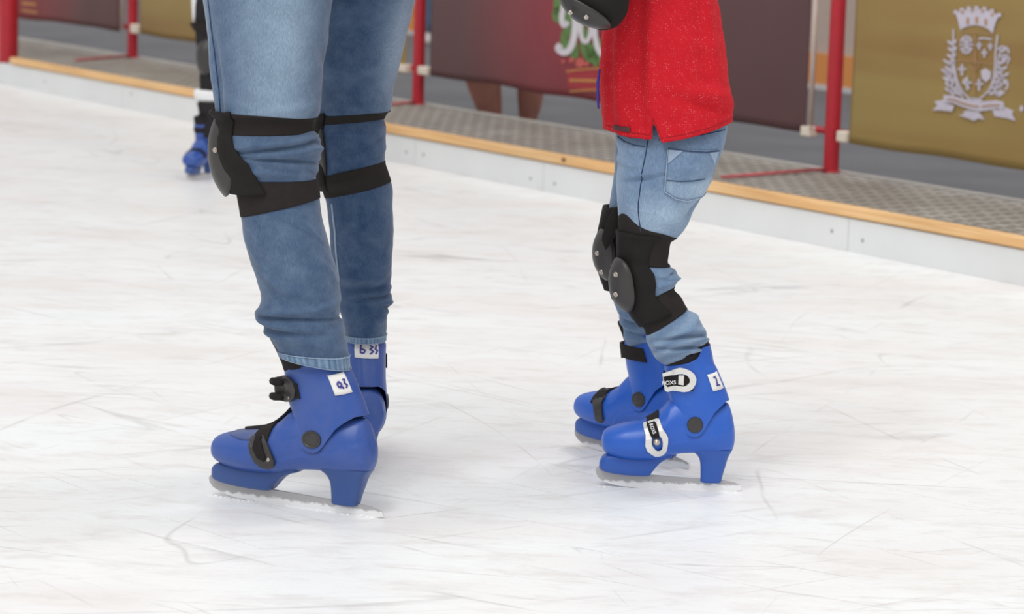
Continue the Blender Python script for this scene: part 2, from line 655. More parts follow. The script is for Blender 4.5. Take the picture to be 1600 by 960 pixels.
def cuff_pt(y, th, off=0.0):
    xf, xb, hw = f_xf(y), f_xb(y), f_cw(y)
    e = 2 / 2.35
    x = (xf + xb) / 2 + ((xb - xf) / 2 + off) * spow(math.cos(th), e)
    w = (hw + off) * spow(math.sin(th), e)
    return x, y, w


def side_w(x, y):
    """outermost surface on the flank"""
    yt, yb, hw = f_yt(x), f_yb(x), f_hw(x)
    yc, h = (yt + yb) / 2, (yb - yt) / 2
    w1 = 0
    if abs(y - yc) < h:
        sn = (yc - y) / h
        cs = (1 - abs(sn) ** 2.5) ** (1 / 2.5)
        inst = max(0.0, min(1.0, (x - 430) / 120))
        w1 = hw * cs * (1 - (0.10 + 0.12 * inst) * max(0, sn) ** 1.5)
    w2 = 0
    if cuff_top(x) < y < cuff_bot(x) + 5:
        xf, xb, cw = f_xf(y), f_xb(y), f_cw(y)
        u = (x - (xf + xb) / 2) / ((xb - xf) / 2)
        if abs(u) < 1:
            w2 = cw * (1 - abs(u) ** 2.35) ** (1 / 2.35)
    return max(w1, w2)


def text_mesh(txt, size, extrude=0.0002):
    cu = bpy.data.curves.new('lettering', 'FONT')
    cu.body = txt
    cu.size = size
    cu.extrude = extrude
    cu.align_x = 'CENTER'
    cu.align_y = 'CENTER'
    cu.offset = size * 0.02
    ob = bpy.data.objects.new('lettering', cu)
    COL.objects.link(ob)
    dg = bpy.context.evaluated_depsgraph_get()
    me = bpy.data.meshes.new_from_object(ob.evaluated_get(dg))
    bpy.data.objects.remove(ob)
    bpy.data.curves.remove(cu)
    return me


def make_skate(parent, toe, heel, kmul, style, bm_, sm_, label=None, lean=0.0, ink=None, sticker=None, liner_top=None, fx=0.0, simple=False, kz=None, kw=None):
    """toe / heel: ground points under the blade ends"""
    toe, heel = Vector(toe), Vector(heel)
    d = (toe - heel)
    d.z = 0
    X = d.normalized()
    Z = Vector((0, 0, 1))
    Yv = Z.cross(X)
    R = Matrix((X, Yv, Z)).transposed().to_4x4()
    R = R @ Matrix.Rotation(lean, 4, 'X')
    mid = (toe + heel) / 2
    mid.z = 0
    k = (toe - heel).length / 749.0 * kmul
    print('skate scale', style, k * 675, math.degrees(math.atan2(d.y, -d.x)))
    MW = Matrix.Translation(mid) @ R @ Matrix.Translation((-(600 - 587) * k, 0, 0))

    def L(x, y, w):
        if style == 'clip' and y < 430:
            y -= (430 - y) * 0.12
        return Vector(((600 - x) * k, w * (kw or k), (885 - y) * (kz or k)))

    def part(mb, name, mats, par, **kw):
        return mb.build(name, mats, par, **kw)

    # shell is the thing's own mesh
    mb = MB()
    xs = []
    for i in range(len(_x) - 1):
        n = 4 if (i < 4 or i > 13) else 9
        xs += [_x[i] + (_x[i + 1] - _x[i]) * t / n for t in range(n)]
    xs.append(_x[-1])
    nphi = 96
    mb.grid([[L(*shell_pt(x, 2 * PI * j / nphi)) for j in range(nphi)] for x in xs], True, True, True)
    shell = mb.build('ice_skate', bm_, None)
    shell.parent = parent
    shell.matrix_parent_inverse = Matrix.Translation(parent.location).inverted()
    shell.matrix_basis = MW
    shell['_local'] = 1
    if label: shell['label'] = label

    # cuff
    mb = MB()
    nth = 72
    nv = 46
    rows = []
    for i in range(nv):
        t = i / (nv - 1)
        row = []
        for j in range(nth):
            th = 2 * PI * j / nth
            x0 = cuff_pt(350, th)[0]
            x1 = cuff_pt(250, th)[0]
            x2 = cuff_pt(500, th)[0]
            yt = cuff_top(x1)
            yb = cuff_bot(x2)
            y = yt + (yb - yt) * t
            row.append(L(*cuff_pt(y, th)))
        rows.append(row)
    mb.grid(rows, True)
    mb.build('cuff', bm_, shell, solid=3.5 * k * 1.0, solid_off=-1)

    # liner
    mb = MB()
    lt = liner_top or lin([(480, 140), (520, 165), (560, 212), (600, 228), (650, 205), (700, 188), (752, 134), (800, 128)])
    rows = []
    for i in range(24):
        t = i / 23
        row = []
        for j in range(48):
            th = 2 * PI * j / 48
            c = spow(math.cos(th), 0.85)
            x0 = 648 + 138 * c
            y = lt(x0) + (430 - lt(x0)) * t
            lean_f = max(0.0, (285 - y) / 142)
            xf = f_xf(max(y, 150)) + 8 - 70 * lean_f
            xb = f_xb(max(y, 120)) - 8
            hw = 97
            row.append(L((xf + xb) / 2 + (xb - xf) / 2 * c, y, hw * spow(math.sin(th), 0.85)))
        rows.append(row)
    mb.grid(rows, True)
    mb.build('liner', M['liner'], shell, solid=5 * k, solid_off=-1)

    # sole blocks
    SB = [(230, 762, 786, 16), (238, 742, 797, 34), (260, 722, 806, 50), (300, 712, 814, 58), (380, 715, 821, 62), (450, 715, 823, 60), (484, 715, 821, 56), (496, 710, 806, 54), (515, 706, 780, 52), (540, 704, 752, 50), (575, 700, 731, 46), (600, 698, 722, 42)]
    sx = [r[0] for r in SB]
    fb = [pchip(sx, [r[i] for r in SB]) for i in (1, 2, 3)]
    mb = MB()
    rows = []
    for i in range(40):
        x = 230 + 370 * i / 39
        a, b, h = [f(x) for f in fb]
        rows.append([L(x, (a + b) / 2 - (b - a) / 2 * spow(math.sin(p), 0.5), h * spow(math.cos(p), 0.5)) for p in [2 * PI * j / 28 for j in range(28)]])
    mb.grid(rows, True, True, True)
    mb.build('toe_block', sm_, shell)
    HB = [(672, 664, 905, 66), (690, 700, 896, 62), (705, 722, 888, 58), (725, 736, 881, 52), (750, 743, 875, 46), (790, 746, 864, 40), (820, 747, 857, 37), (838, 747, 853, 36), (843, 752, 848, 33)]
    sy = [r[0] for r in HB]
    fb2 = [pchip(sy, [r[i] for r in HB]) for i in (1, 2, 3)]
    mb = MB()
    rows = []
    for i in range(34):
        y = 672 + 171 * i / 33
        a, b, h = [f(y) for f in fb2]
        rows.append([L((a + b) / 2 + (b - a) / 2 * spow(math.cos(p), 0.55), y, h * spow(math.sin(p), 0.55)) for p in [2 * PI * j / 32 for j in range(32)]])
    mb.grid(rows, True, True, True)
    mb.build('heel_block', sm_, shell)

    # blade
    prof = [(232, 782), (219, 790), (212, 803), (216, 822), (230, 842), (262, 862), (330, 878), (420, 885), (560, 887), (800, 887), (920, 886), (950, 881), (961, 872), (955, 856), (930, 845), (900, 838), (850, 832), (700, 828), (480, 818), (300, 806)]
    mb = MB()
    n = len(prof)
    vs = [L(x, y, 6) for x, y in prof] + [L(x, y, -6) for x, y in prof]
    mb.add(vs, [tuple(range(n)), tuple(reversed(range(n, 2 * n)))] + [(i, (i + 1) % n, (i + 1) % n + n, i + n) for i in range(n)])
    mb.build('blade', M['blade'], shell, smooth=False, bevel=1.2 * k)
    if simple:
        mb = MB()
        rows = [[L(*shell_pt(410 + 60 * t, 0.1 + 2.9 * j / 20, 5)) for j in range(21)] for t in (0, 1)]
        mb.grid(rows, False)
        mb.build('toe_strap', M['strap'], shell, solid=6 * k)
        mb = MB()
        rows = [[L(*cuff_pt(300 + 60 * t, 0.4 * PI + 1.2 * PI * j / 24, 5)) for j in range(25)] for t in (0, 1)]
        mb.grid(rows, False)
        mb.build('cuff_strap', M['strap'], shell, solid=6 * k)
        return shell

    # rivets both flanks
    mb = MB()
    for sg in (1,):
        for (r0_, r1_, w0, w1) in ((0, 39, 119, 119), (39, 39, 119, 110), (0, 30, 121, 121), (30, 30, 121, 118)):
            pass
    prof_r = [(0.5, 120.5), (26, 120.5), (29, 118.5), (33, 121.5), (38, 120.5), (40, 116), (40, 106)]
    if style == 'silver':
        prof_r = [(0.5, 121), (30, 121.5), (37, 120.5), (40, 116), (40, 106)]
    mb.grid([[L(705 + r * math.cos(2 * PI * j / 32), 540 + r * math.sin(2 * PI * j / 32), w) for j in range(32)] for r, w in prof_r], True, True, True)
    o = mb.build('pivot_rivet', M['cap'], shell, sharp=40)
    mb = MB()
    mb.grid([[L(705 + r * math.cos(2 * PI * j / 32), 540 + r * math.sin(2 * PI * j / 32), -w) for j in range(32)] for r, w in prof_r], True, True, True)
    mb.build('pivot_rivet', M['cap'], shell, sharp=40)

    # straps over the instep and the front of the cuff
    def shell_strap(xa, xb, ph0, ph1, off, name, mt, xs_=0.0, th=6):
        mb = MB()
        rows = []
        for i in range(6):
            t = i / 5
            rows.append([L(*shell_pt(xa + (xb - xa) * t + xs_ * (1 - math.sin(min(PI, max(0, p)))), p, off)) for p in [ph0 + (ph1 - ph0) * j / 30 for j in range(31)]])
        mb.grid(rows, False)
        return mb.build(name, mt, shell, solid=th * k, bevel=1.0 * k)

    def cuff_strap(ya, yb, th0, th1, off, name, mt, th=6):
        mb = MB()
        rows = []
        for i in range(6):
            t = i / 5
            rows.append([L(*cuff_pt(ya + (yb - ya) * t, p, off)) for p in [th0 + (th1 - th0) * j / 36 for j in range(37)]])
        mb.grid(rows, False)
        return mb.build(name, mt, shell, solid=th * k, bevel=1.0 * k)

    def plate(outer, inner, o0, o1, name, mt, par=shell, wmin=62, bev=1.2):
        """flat shape laid on the flank facing +w"""
        mb = MB()
        def lay(pts, o):
            return [L(x, y, max(side_w(x, y), wmin) + o) for x, y in pts]
        n = len(outer)
        A1, A0 = lay(outer, o1), lay(outer, o0)
        if inner:
            B1, B0 = lay(inner, o1), lay(inner, o0)
            fs = []
            for i in range(n):
                j = (i + 1) % n
                fs += [(i, j, n + j, n + i), (2 * n + j, 2 * n + i, 3 * n + i, 3 * n + j), (i, 2 * n + i, 2 * n + j, j), (n + j, 3 * n + j, 3 * n + i, n + i)]
            mb.add(A1 + B1 + A0 + B0, fs)
        else:
            cx, cy = sum(p[0] for p in outer) / n, sum(p[1] for p in outer) / n
            rings = [[(cx + (x - cx) * q, cy + (y - cy) * q) for x, y in outer] for q in (0.03, 0.3, 0.55, 0.8, 1.0)]
            mb.grid([lay(r_, o1) for r_ in rings] + [A0], True, True, False)
        return mb.build(name, mt, par, smooth=False, bevel=bev * k)

    def ring_pts(stations):
        """stations along the lever: (x,y,half outer,half inner,dirx,diry) -> outer and inner loops"""
        pass

    if style == 'silver':
        # upper lever: open end at the front, loop at the back
        cuff_strap(300, 372, 0.52 * PI, 1.5 * PI, 5, 'cuff_strap', M['strap'], 7)
        outer = [(531, 296), (552, 288), (572, 280), (595, 266), (618, 259), (645, 262), (672, 272), (692, 288), (703, 312), (700, 336), (686, 360), (666, 374), (640, 379), (610, 377), (585, 379), (560, 385), (547, 380), (543, 362)]
        inner = [(536, 312), (556, 306), (576, 302), (594, 298), (612, 291), (632, 289), (652, 294), (664, 304), (670, 318), (668, 332), (656, 344), (642, 352), (624, 352), (606, 350), (590, 352), (572, 358), (560, 362), (550, 350)]
        lv = plate(outer, inner, 12, 22, 'buckle_lever', M['silver'], wmin=70)
        lug = [(533, 312), (556, 306), (580, 304), (596, 300), (612, 298), (612, 344), (598, 346), (582, 356), (560, 362), (540, 358)]
        st = plate(lug, None, 8, 18, 'ratchet_strap', M['padfab'], wmin=70)
        plate([(612, 298), (640, 296), (640, 346), (612, 344)], None, 8, 17, 'strap_tongue', M['silver'], wmin=70)
        me = text_mesh('ROXS', 27 * k)
        o = link_obj('lettering', me, M['whiteink'], shell, smooth=False)
        o.matrix_basis = Matrix.Translation(L(566, 338, 70 + 34)) @ Matrix(((-1, 0, 0), (0, 0, 1), (0, 1, 0))).to_4x4() @ Matrix.Rotation(0.08, 4, 'Z')
        o.matrix_basis = o.matrix_basis @ Matrix.Translation((0, 0, 0))
        # lower lever
        shell_strap(462, 520, 0.5, PI - 0.1, 5, 'toe_strap', M['strap'], 0, 7)
        outer = [(444, 548), (448, 570), (457, 592), (458, 620), (458, 650), (470, 676), (490, 692), (510, 705), (528, 706), (548, 700), (564, 684), (570, 660), (573, 632), (572, 606), (560, 584), (545, 566), (535, 545), (524, 520), (512, 520)]
        inner = [(462, 548), (468, 566), (478, 590), (490, 610), (490, 636), (494, 648), (504, 660), (513, 670), (522, 674), (534, 672), (543, 664), (546, 648), (545, 626), (540, 610), (528, 596), (524, 578), (516, 556), (510, 540), (500, 532)]
        lv2 = plate(outer, inner, 8, 17, 'buckle_lever', M['silver'], wmin=40)
        lug = [(460, 548), (500, 528), (512, 545), (520, 566), (524, 590), (528, 604), (508, 612), (494, 606), (474, 588), (466, 570)]
        plate(lug, None, 5, 13, 'ratchet_strap', M['padfab'], wmin=40)
        me = text_mesh('ROXS', 25 * k)
        o = link_obj('lettering', me, M['whiteink'], shell, smooth=False)
        p = L(492, 566, side_w(492, 566) + 15)
        q1 = L(480, 540, side_w(480, 540) + 15)
        q2 = L(506, 594, side_w(506, 594) + 15)
        tx = (q2 - q1).normalized()
        nz = Vector((0, 1, 0.45)).normalized()
        nz = (nz - tx * nz.dot(tx)).normalized()
        ty = nz.cross(tx)
        mm_ = Matrix((tx, ty, nz)).transposed().to_4x4()
        mm_.translation = p + nz * 2 * k
        o.matrix_basis = mm_
        mb = MB()
        c = L(515, 628, side_w(515, 628) + 6)
        for i in range(1):
            rows = []
            for a in range(9):
                ph = -PI / 2 + PI * a / 8
                rows.append([c + Vector((math.cos(ph) * math.cos(2 * PI * j / 16), math.sin(ph), math.cos(ph) * math.sin(2 * PI * j / 16))) * 20 * k for j in range(16)])
            mb.grid(rows, True, True, True)
        mb.build('buckle_knob', M['rivet'], shell)
    elif style == 'clip':
        # tongue slit and toe flap
        mb = MB()
        rows = []
        for i in range(12):
            t = i / 11
            x = 330 + 190 * t
            hwid = math.sin(PI * min(1, 0.12 + t * 0.75)) ** 0.6
            rows.append([L(*shell_pt(x, PI / 2 + (j / 12 - 0.5) * 2 * (0.95 * hwid), 2.2)) for j in range(13)])
        mb.grid(rows, False)
        mb.build('toe_flap', M['flap'], shell, solid=3 * k)
        mb = MB()
        rows = []
        for i in range(14):
            t = i / 13
            x = 368 + 215 * t
            y = f_yt(x) - 7 - 6 * t
            hw = 10 + 36 * t
            rows.append([L(x, y, hw), L(x, y - 7, hw * 0.6), L(x, y - 8, 0), L(x, y - 7, -hw * 0.6), L(x, y, -hw), L(x, y + 12, -hw * 0.8), L(x, y + 12, hw * 0.8)])
        mb.grid(rows, True, True, True)
        mb.build('tongue', M['liner'], shell)
        cuff_strap(312, 372, 0.60 * PI, 1.5 * PI, 5, 'cuff_strap', M['strap'], 8)
        body = [(522, 304), (560, 292), (598, 290), (624, 306), (636, 336), (630, 368), (610, 388), (575, 396), (532, 392)]
        b = plate(body, None, 6, 26, 'clip_body', M['cap'], wmin=55, bev=3)
        mb = MB()
        for yy in (314, 374):
            mb.tube([L(528, yy, 98), L(548, yy - 2, 112), L(585, yy - 2, 128)], [14 * k, 16 * k, 10 * k], 10)
        mb.build('clip_jaws', M['padfab'], shell)
        mb = MB()
        c = L(604, 372, side_w(604, 372) + 24)
        mb.grid([[c + Vector((math.cos(a_) * r, d_, math.sin(a_) * r)) for a_ in [2 * PI * j / 14 for j in range(14)]] for r, d_ in ((6 * k, -0.001), (6 * k, 0.003 * .3), (2 * k, 0.004 * .3))], True, True, True)
        mb.build('clip_rivet', M['rivet'], shell)
        # lower strap and lever on the flank
        shell_strap(452, 520, 0.32, PI - 0.2, 6, 'toe_strap', M['strap'], 0, 8)
        body = [(x + 14, y + 2) for x, y in ((426, 560), (448, 540), (486, 548), (510, 574), (528, 612), (540, 650), (534, 684), (512, 700), (484, 694), (462, 668), (444, 630), (430, 592))]
        plate(body, None, 6, 20, 'buckle_lever', M['cap'], wmin=40, bev=4)
        body = [(x + 14, y + 2) for x, y in ((448, 552), (476, 550), (498, 590), (514, 636), (506, 660), (480, 644), (456, 600))]
        plate(body, None, 19, 30, 'lever_arm', M['padfab'], wmin=40, bev=3)
        mb = MB()
        c = L(534, 650, side_w(534, 650) + 19)
        mb.grid([[c + Vector((math.cos(a_) * r, d_, math.sin(a_) * r)) for a_ in [2 * PI * j / 14 for j in range(14)]] for r, d_ in ((8 * k, -0.001), (8 * k, 0.001), (3 * k, 0.0016))], True, True, True)
        mb.build('lever_rivet', M['rivet'], shell)
    elif style == 'plainstrap':
        cuff_strap(268, 338, 0.42 * PI, 1.5 * PI, 7, 'cuff_strap', M['strap'], 10)
        cuff_strap(262, 345, 0.80 * PI, 1.05 * PI, 15, 'strap_keeper', M['cap'], 12)
        shell_strap(405, 475, 0.34, PI - 0.3, 7, 'toe_strap', M['strap'], 0, 9)
        body = [(404, 540), (432, 524), (470, 534), (486, 566), (482, 588), (492, 640), (494, 682), (482, 704), (462, 706), (448, 690), (440, 640), (424, 600), (408, 576)]
        plate(body, None, 6, 18, 'buckle_lever', M['cap'], wmin=40, bev=4)
    # size sticker on the rear flank
    if sticker:
        ya, yb, ta, tb, slant, txt = sticker
        mb = MB()
        rows = []
        for i in range(6):
            t = i / 5
            rows.append([L(*cuff_pt(ya + (yb - ya) * t + slant * (j / 14), ta + (tb - ta) * j / 14, 3.5)) for j in range(15)])
        mb.grid(rows, False)
        stk = mb.build('size_sticker', M['sticker'], shell, solid=1.5 * k)
        # handwritten digits as strokes laid on the sticker
        def sp(u, v):
            return L(*cuff_pt(ya + (yb - ya) * v + slant * u, ta + (tb - ta) * u, 6))
        mb = MB()
        for stroke in txt:
            pts = []
            for (a_, b_), (c_, d_) in zip(stroke, stroke[1:]):
                for q in range(4):
                    pts.append(sp(a_ + (c_ - a_) * q / 4, b_ + (d_ - b_) * q / 4))
            pts.append(sp(*stroke[-1]))
            mb.tube(pts, 3.6 * k, 6)
        mb.build('handwritten_number', M['blueink'], shell)
    return shell


# ================================================================== ADULT
A_toe, A_heel = G(327, 774), G(600, 811)
A_mid = (A_toe + A_heel) / 2
AY = Q(480, 560, 1).y  # dummy
AY = (A_toe * 0.35 + A_heel * 0.65).y
F_toe, F_heel = G(553, 694), G(573, 750)
FY = (F_toe * 0.35 + F_heel * 0.65).y

adult = empty('person', (A_mid.x, (AY + FY) / 2, 0),
              'adult in dark blue jeans, knee pads and scuffed blue skates, left of the child', 'person')

adult_near_folds = [
    (-2.6, 0.9, 484, -4, 5, 0.006), (-1.6, 1.6, 491, 4, 3.2, -0.0045), (-2.3, 0.8, 501, 9, 5, 0.005), (-1.9, 0.9, 511, 8, 4, -0.003), (-2.6, 0.7, 518, 6, 5, 0.004),
    (-0.9, 0.9, 476, -6, 6, 0.003), (-0.5, 0.5, 505, -14, 6, -0.003), (-1.2, 0.8, 535, 12, 8, 0.002),
    # knee bunching
    (-1.3, 1.1, 218, -7, 5, 0.004), (-1.4, 1.2, 227, -9, 3, -0.004), (-1.2, 1.0, 236, -3, 5, 0.004), (-1.3, 1.1, 246, 7, 3, -0.0045), (-0.9, 0.8, 256, 13, 5, 0.004),
    (-0.6, 0.5, 262, 18, 3.2, -0.004), (-1.7, 1.0, 266, 4, 5, 0.003), (-0.3, 0.4, 232, 9, 4, 0.003),
    (-0.3, 0.35, 222, 12, 3, -0.003),
    # thigh
    (-2.75, 0.16, 120, 0, 60, 0.003), (-2.55, 0.12, 120, 0, 70, -0.004), (-0.3, 0.5, 80, 60, 14, -0.002),
    (-1.0, 0.7, 166, -8, 7, 0.002),
    # shin
    (-0.9, 0.6, 400, 60, 12, 0.002), (-1.6, 0.9, 450, 30, 10, 0.002), (-2.2, 0.5, 420, 80, 9, 0.0015), (-1.2, 0.5, 352, 40, 4, -0.002), (-0.9, 0.35, 350, 60, 4, 0.0015),
]
near_secs = [(-160, 300, -160, 560, 0.08, 0.8), (-60, 312, -60, 530, 0.03, 0.82), (0, 318, 0, 519, 0.0, 0.85), (60, 325, 60, 512, 0, 0.85), (110, 331, 110, 506, 0, 0.85), (150, 335, 150, 502, 0, 0.85),
             (168, 337, 170, 501, 0, 0.85), (175, 338, 179, 499, 0, 0.86), (179, 342, 184, 495, 0, 0.83), (186, 350, 188, 489, 0, 0.82), (206, 350, 206, 490, 0, 0.82), (212, 349, 212, 498, 0, 0.86), (228, 350, 224, 501, 0, 0.87),
             (246, 354, 244, 501, 0, 0.87), (262, 360, 262, 498, 0, 0.87), (274, 366, 276, 494, 0, 0.86), (296, 370, 292, 497, 0, 0.84), (330, 376, 318, 500, 0, 0.84), (345, 378, 336, 502, 0, 0.86),
             (370, 381, 366, 510, 0, 0.87), (400, 390, 396, 518, 0, 0.87), (436, 401, 430, 528, 0, 0.87), (466, 409, 462, 532, 0, 0.87), (482, 405, 480, 531, 0, 0.88), (494, 404, 492, 532, 0, 0.88), (510, 413, 506, 537, 0, 0.88),
             (526, 421, 524, 540, 0, 0.88), (546, 434, 552, 544, 0, 0.88), (553, 437, 572, 546, 0, 0.88), (556, 438, 577, 547, 0, 0.88)]
legA = Limb(near_secs, AY, 2.25, adult_near_folds, 0.0011, 3)
dF = FY - AY
far_secs = [(-160, 400, -160, 660, dF - .12, 0.8), (-60, 450, -60, 655, dF - .06, 0.82), (0, 486, 0, 648, dF * .75, 0.85), (50, 492, 50, 637, dF * .8, 0.85), (100, 496, 100, 625, dF * .8, 0.85), (140, 498, 140, 615, dF * .85, 0.85),
            (166, 498, 164, 612, dF * .85, 0.86), (175, 498, 173, 610, dF * .85, 0.86), (181, 500, 177, 604, dF * .85, 0.82), (190, 498, 187, 600, dF * .85, 0.82), (200, 497, 198, 603, dF * .85, 0.86), (230, 497, 228, 603, dF * .85, 0.86), (246, 498, 242, 602, dF * .85, 0.86),
            (262, 499, 254, 601, dF * .85, 0.84), (285, 501, 268, 605, dF * .85, 0.84), (300, 506, 292, 612, dF * .9, 0.84), (316, 510, 308, 613, dF * .9, 0.86), (350, 514, 350, 614, dF * .9, 0.86), (400, 518, 400, 613, dF * .95, 0.86), (430, 522, 430, 611, dF * .95, 0.86),
            (448, 525, 448, 609, dF, 0.86), (462, 526, 460, 613, dF, 0.88), (478, 528, 475, 611, dF, 0.92), (490, 532, 490, 603, dF, 1.1), (512, 538, 510, 604, dF, 1.45), (524, 541, 526, 602, dF, 1.5), (531, 542, 532, 601, dF, 1.5)]
far_folds = [(-1.0, 1.2, 452, -4, 4, 0.004), (-0.9, 1.2, 462, -3, 3, -0.004), (-0.8, 1.0, 471, 4, 4, 0.004), (-0.4, 0.5, 478, 10, 3, -0.004), (-0.3, 0.6, 486, 6, 4, 0.003), (-1.2, 1.2, 500, -4, 5, 0.002),
             (-1.3, 1.0, 206, 3, 5, 0.002), (-1.0, 1.0, 238, -6, 6, 0.002), (-0.9, 0.7, 222, -10, 4, -0.002), (-1.2, 0.8, 370, 40, 14, 0.0015), (-0.7, 0.5, 440, -25, 5, -0.002)]
legF = Limb(far_secs, AY, 2.2, far_folds, 0.0011, 9)


def g(x, c, w):
    return math.exp(-((x - c) / w) ** 2)


def fadeA(v, th):
    if v < 182:
        f = 0.55 * g(adiff(th, -1.35), 0, 0.75) + 0.25 * g(adiff(th, -2.9), 0, 0.35) + 0.12
        f += 0.12 * g(v, 60, 60) * g(adiff(th, -1.1), 0, 0.5)
        return f
    if v < 280:
        return 0.20
    return 0.17 + 0.07 * g(v, 400, 60) * g(adiff(th, -1.7), 0, .6)


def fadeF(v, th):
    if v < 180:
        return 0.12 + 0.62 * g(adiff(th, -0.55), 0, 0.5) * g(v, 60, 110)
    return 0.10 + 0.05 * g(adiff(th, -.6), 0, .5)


jm = MB()
legA.grid(jm, nv=300, nt=110, fade=fadeA)
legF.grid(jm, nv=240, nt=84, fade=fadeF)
# hips and seat above the frame
hip = Limb([(-420, 330, -420, 650, dF * .45, 0.9), (-300, 300, -300, 680, dF * .45, 0.95), (-200, 296, -200, 672, dF * .45, 0.95), (-120, 310, -120, 655, dF * .45, 0.9), (-60, 350, -60, 620, dF * .45, 0.75)], AY, 2.2, (), 0.001)
hip.grid(jm, nv=30, nt=48, fade=lambda v, t: 0.4)
jeans = jm.build('jeans', M['denim_adult'], adult)


def hem_band(limb, v_lo, v_hi, name, parent, thr=True, off=0.0022, tops=None):
    mb = MB()
    limb.grid(mb, v_lo, v_hi, nv=8, nt=90, off=lambda t, th: off * min(1, 6 * t + .2, 6 * (1 - t) + .2), fade=lambda v, th: 0.12 + 0.62 * abs(math.sin(th * 17)) ** 1.5 * (0.6 + 0.4 * abs(math.sin(th * 5.3))), cap0=False, cap1=False)
    o = mb.build(name, M['denim_hem'], parent, solid=0.002, solid_off=-1)
    if thr:
        mb = MB()
        for vv in (v_lo + 1.2, v_hi - 1.0):
            pts = [limb.pos(vv, 2 * PI * j / 90, off + 0.0006) for j in range(91)]
            mb.tube(pts, 0.0007, 5)
        mb.build('hem_stitching', M['thread'], o)
    return o


hem_band(legA, 550.5, 566.3, 'trouser_hem', adult)
hem_band(legF, 521, 531.5, 'trouser_hem', adult)

# seam down the outside of the thigh and inside seam of far shin
mb = MB()
mb.tube([legA.pos(v, -2.62, 0.0006) for v in range(-100, 176, 4)], 0.0011, 6)
mb.build('side_seam', M['seamdark'], adult)
mb = MB()
mb.tube([legF.pos(v, -2.45, 0.001) for v in range(312, 440, 4)], 0.002, 6)
mb.build('inner_seam', M['thread'], adult)


def strap_band(limb, vt, vb, name, parent, mt=None, off=0.0018, nv=14, nt=96, th=0.0025):
    mb = MB()
    limb.grid(mb, nv=nv, nt=nt, off=off, cap0=False, cap1=False, vtop=vt, vbot=vb, fold=False)
    return mb.build(name, mt or M['strap'], parent, solid=th, solid_off=-1)


def knee_pad(limb, parent, upper, lower, pad, cap, label=None, rivets=()):
    """upper/lower: (vt,vb) functions; pad: (theta centre, half angle, v0, v1, bulge); cap: (px,py,dY,n,up,hw,hh,depth)"""
    tc, ha, v0, v1, bulge = pad
    mb = MB()
    nt, nv = 40, 30
    rows = []
    for i in range(nv):
        t = i / (nv - 1)
        row = []
        for j in range(nt):
            u = j / (nt - 1) * 2 - 1
            prof = 1 - abs(u) ** 3
            wv = math.sin(PI * (0.14 + 0.72 * t)) ** 0.5
            hh = ha(t) if callable(ha) else ha
            row.append(limb.pos(v0 + (v1 - v0) * t, tc + hh * u, 0.005 + bulge * prof * wv + 0.0012 * math.sin(u * 9 + t * 7), False))
        rows.append(row)
    mb.grid(rows, False)
    base = mb.build('knee_pad', M['padfab'], parent, solid=0.007, solid_off=-1)
    if label: base['label'] = label
    base['_local'] = 0
    for nm, (vt, vb) in (('upper_strap', upper), ('lower_strap', lower)):
        o = strap_band(limb, vt, vb, nm, parent)
        o.parent = base
        o.matrix_parent_inverse = Matrix.Identity(4)
    px, py, dY, n, up, hw, hh, dep = cap
    c = Q(px, py, limb.Y + dY)
    mb = MB()
    side, up2 = dome(mb, c, n, up, hw, hh, dep, curl=0.012)
    o = mb.build('knee_cap', M['cap'], None, solid=0.004, solid_off=-1)
    o.parent = base
    mb = MB()
    n = Vector(n).normalized()
    for (u, w) in rivets:
        r = (u * u + w * w) ** .5
        p = c + side * hw * u + up2 * hh * w + n * (dep * (1 - r ** 2.4) - 0.012 * u * u - 0.0084 * w * w)
        nn = (n + side * u * 1.2 + up2 * w * 0.5).normalized()
        a = nn.orthogonal().normalized()
        b = nn.cross(a)
        mb = MB()
        mb.grid([[p + (a * math.cos(t) + b * math.sin(t)) * r_ + nn * d_ for t in [2 * PI * j / 20 for j in range(20)]]
                 for r_, d_ in ((0.0052, 0), (0.005, 0.0022), (0.0036, 0.0026), (0.0024, 0.0016), (0.0018, 0.0004))], True, False, True)
        q = mb.build('rivet', M['rivet'], None)
        q.parent = base
    return base


K = lambda v: (lambda th: v)
knee_pad(legA, adult,
         (lambda th: 177 + 4 * math.cos(th), lambda th: 207 - 0.5 * math.cos(th)),
         (lambda th: 279 - 1 * math.cos(th), lambda th: 323 - 9 * math.cos(th)),
         (PI + 0.15, lambda t: 0.80 - 0.15 * math.sin(PI * min(1, t * 1.6)) + 0.45 * max(0, t - .35) / .65, 174, 298, 0.012),
         (341, 240, -0.012, (-0.93, -0.36, -0.06), (0.03, 0, 1), 0.047, 0.080, 0.018),
         'black knee pad with its cap edge-on', rivets=((-0.5, 0.12),))
knee_pad(legF, adult,
         (lambda th: 177 - 2 * math.cos(th), lambda th: 189 - 2.5 * math.cos(th)),
         (lambda th: 262 - 7 * math.cos(th), lambda th: 297 - 8 * math.cos(th)),
         (PI - 0.2, 0.9, 176, 292, 0.008),
         (494, 235, dF * .85, (-0.9, -0.1, -0.1), (0, 0, 1), 0.05, 0.07, 0.01), rivets=())

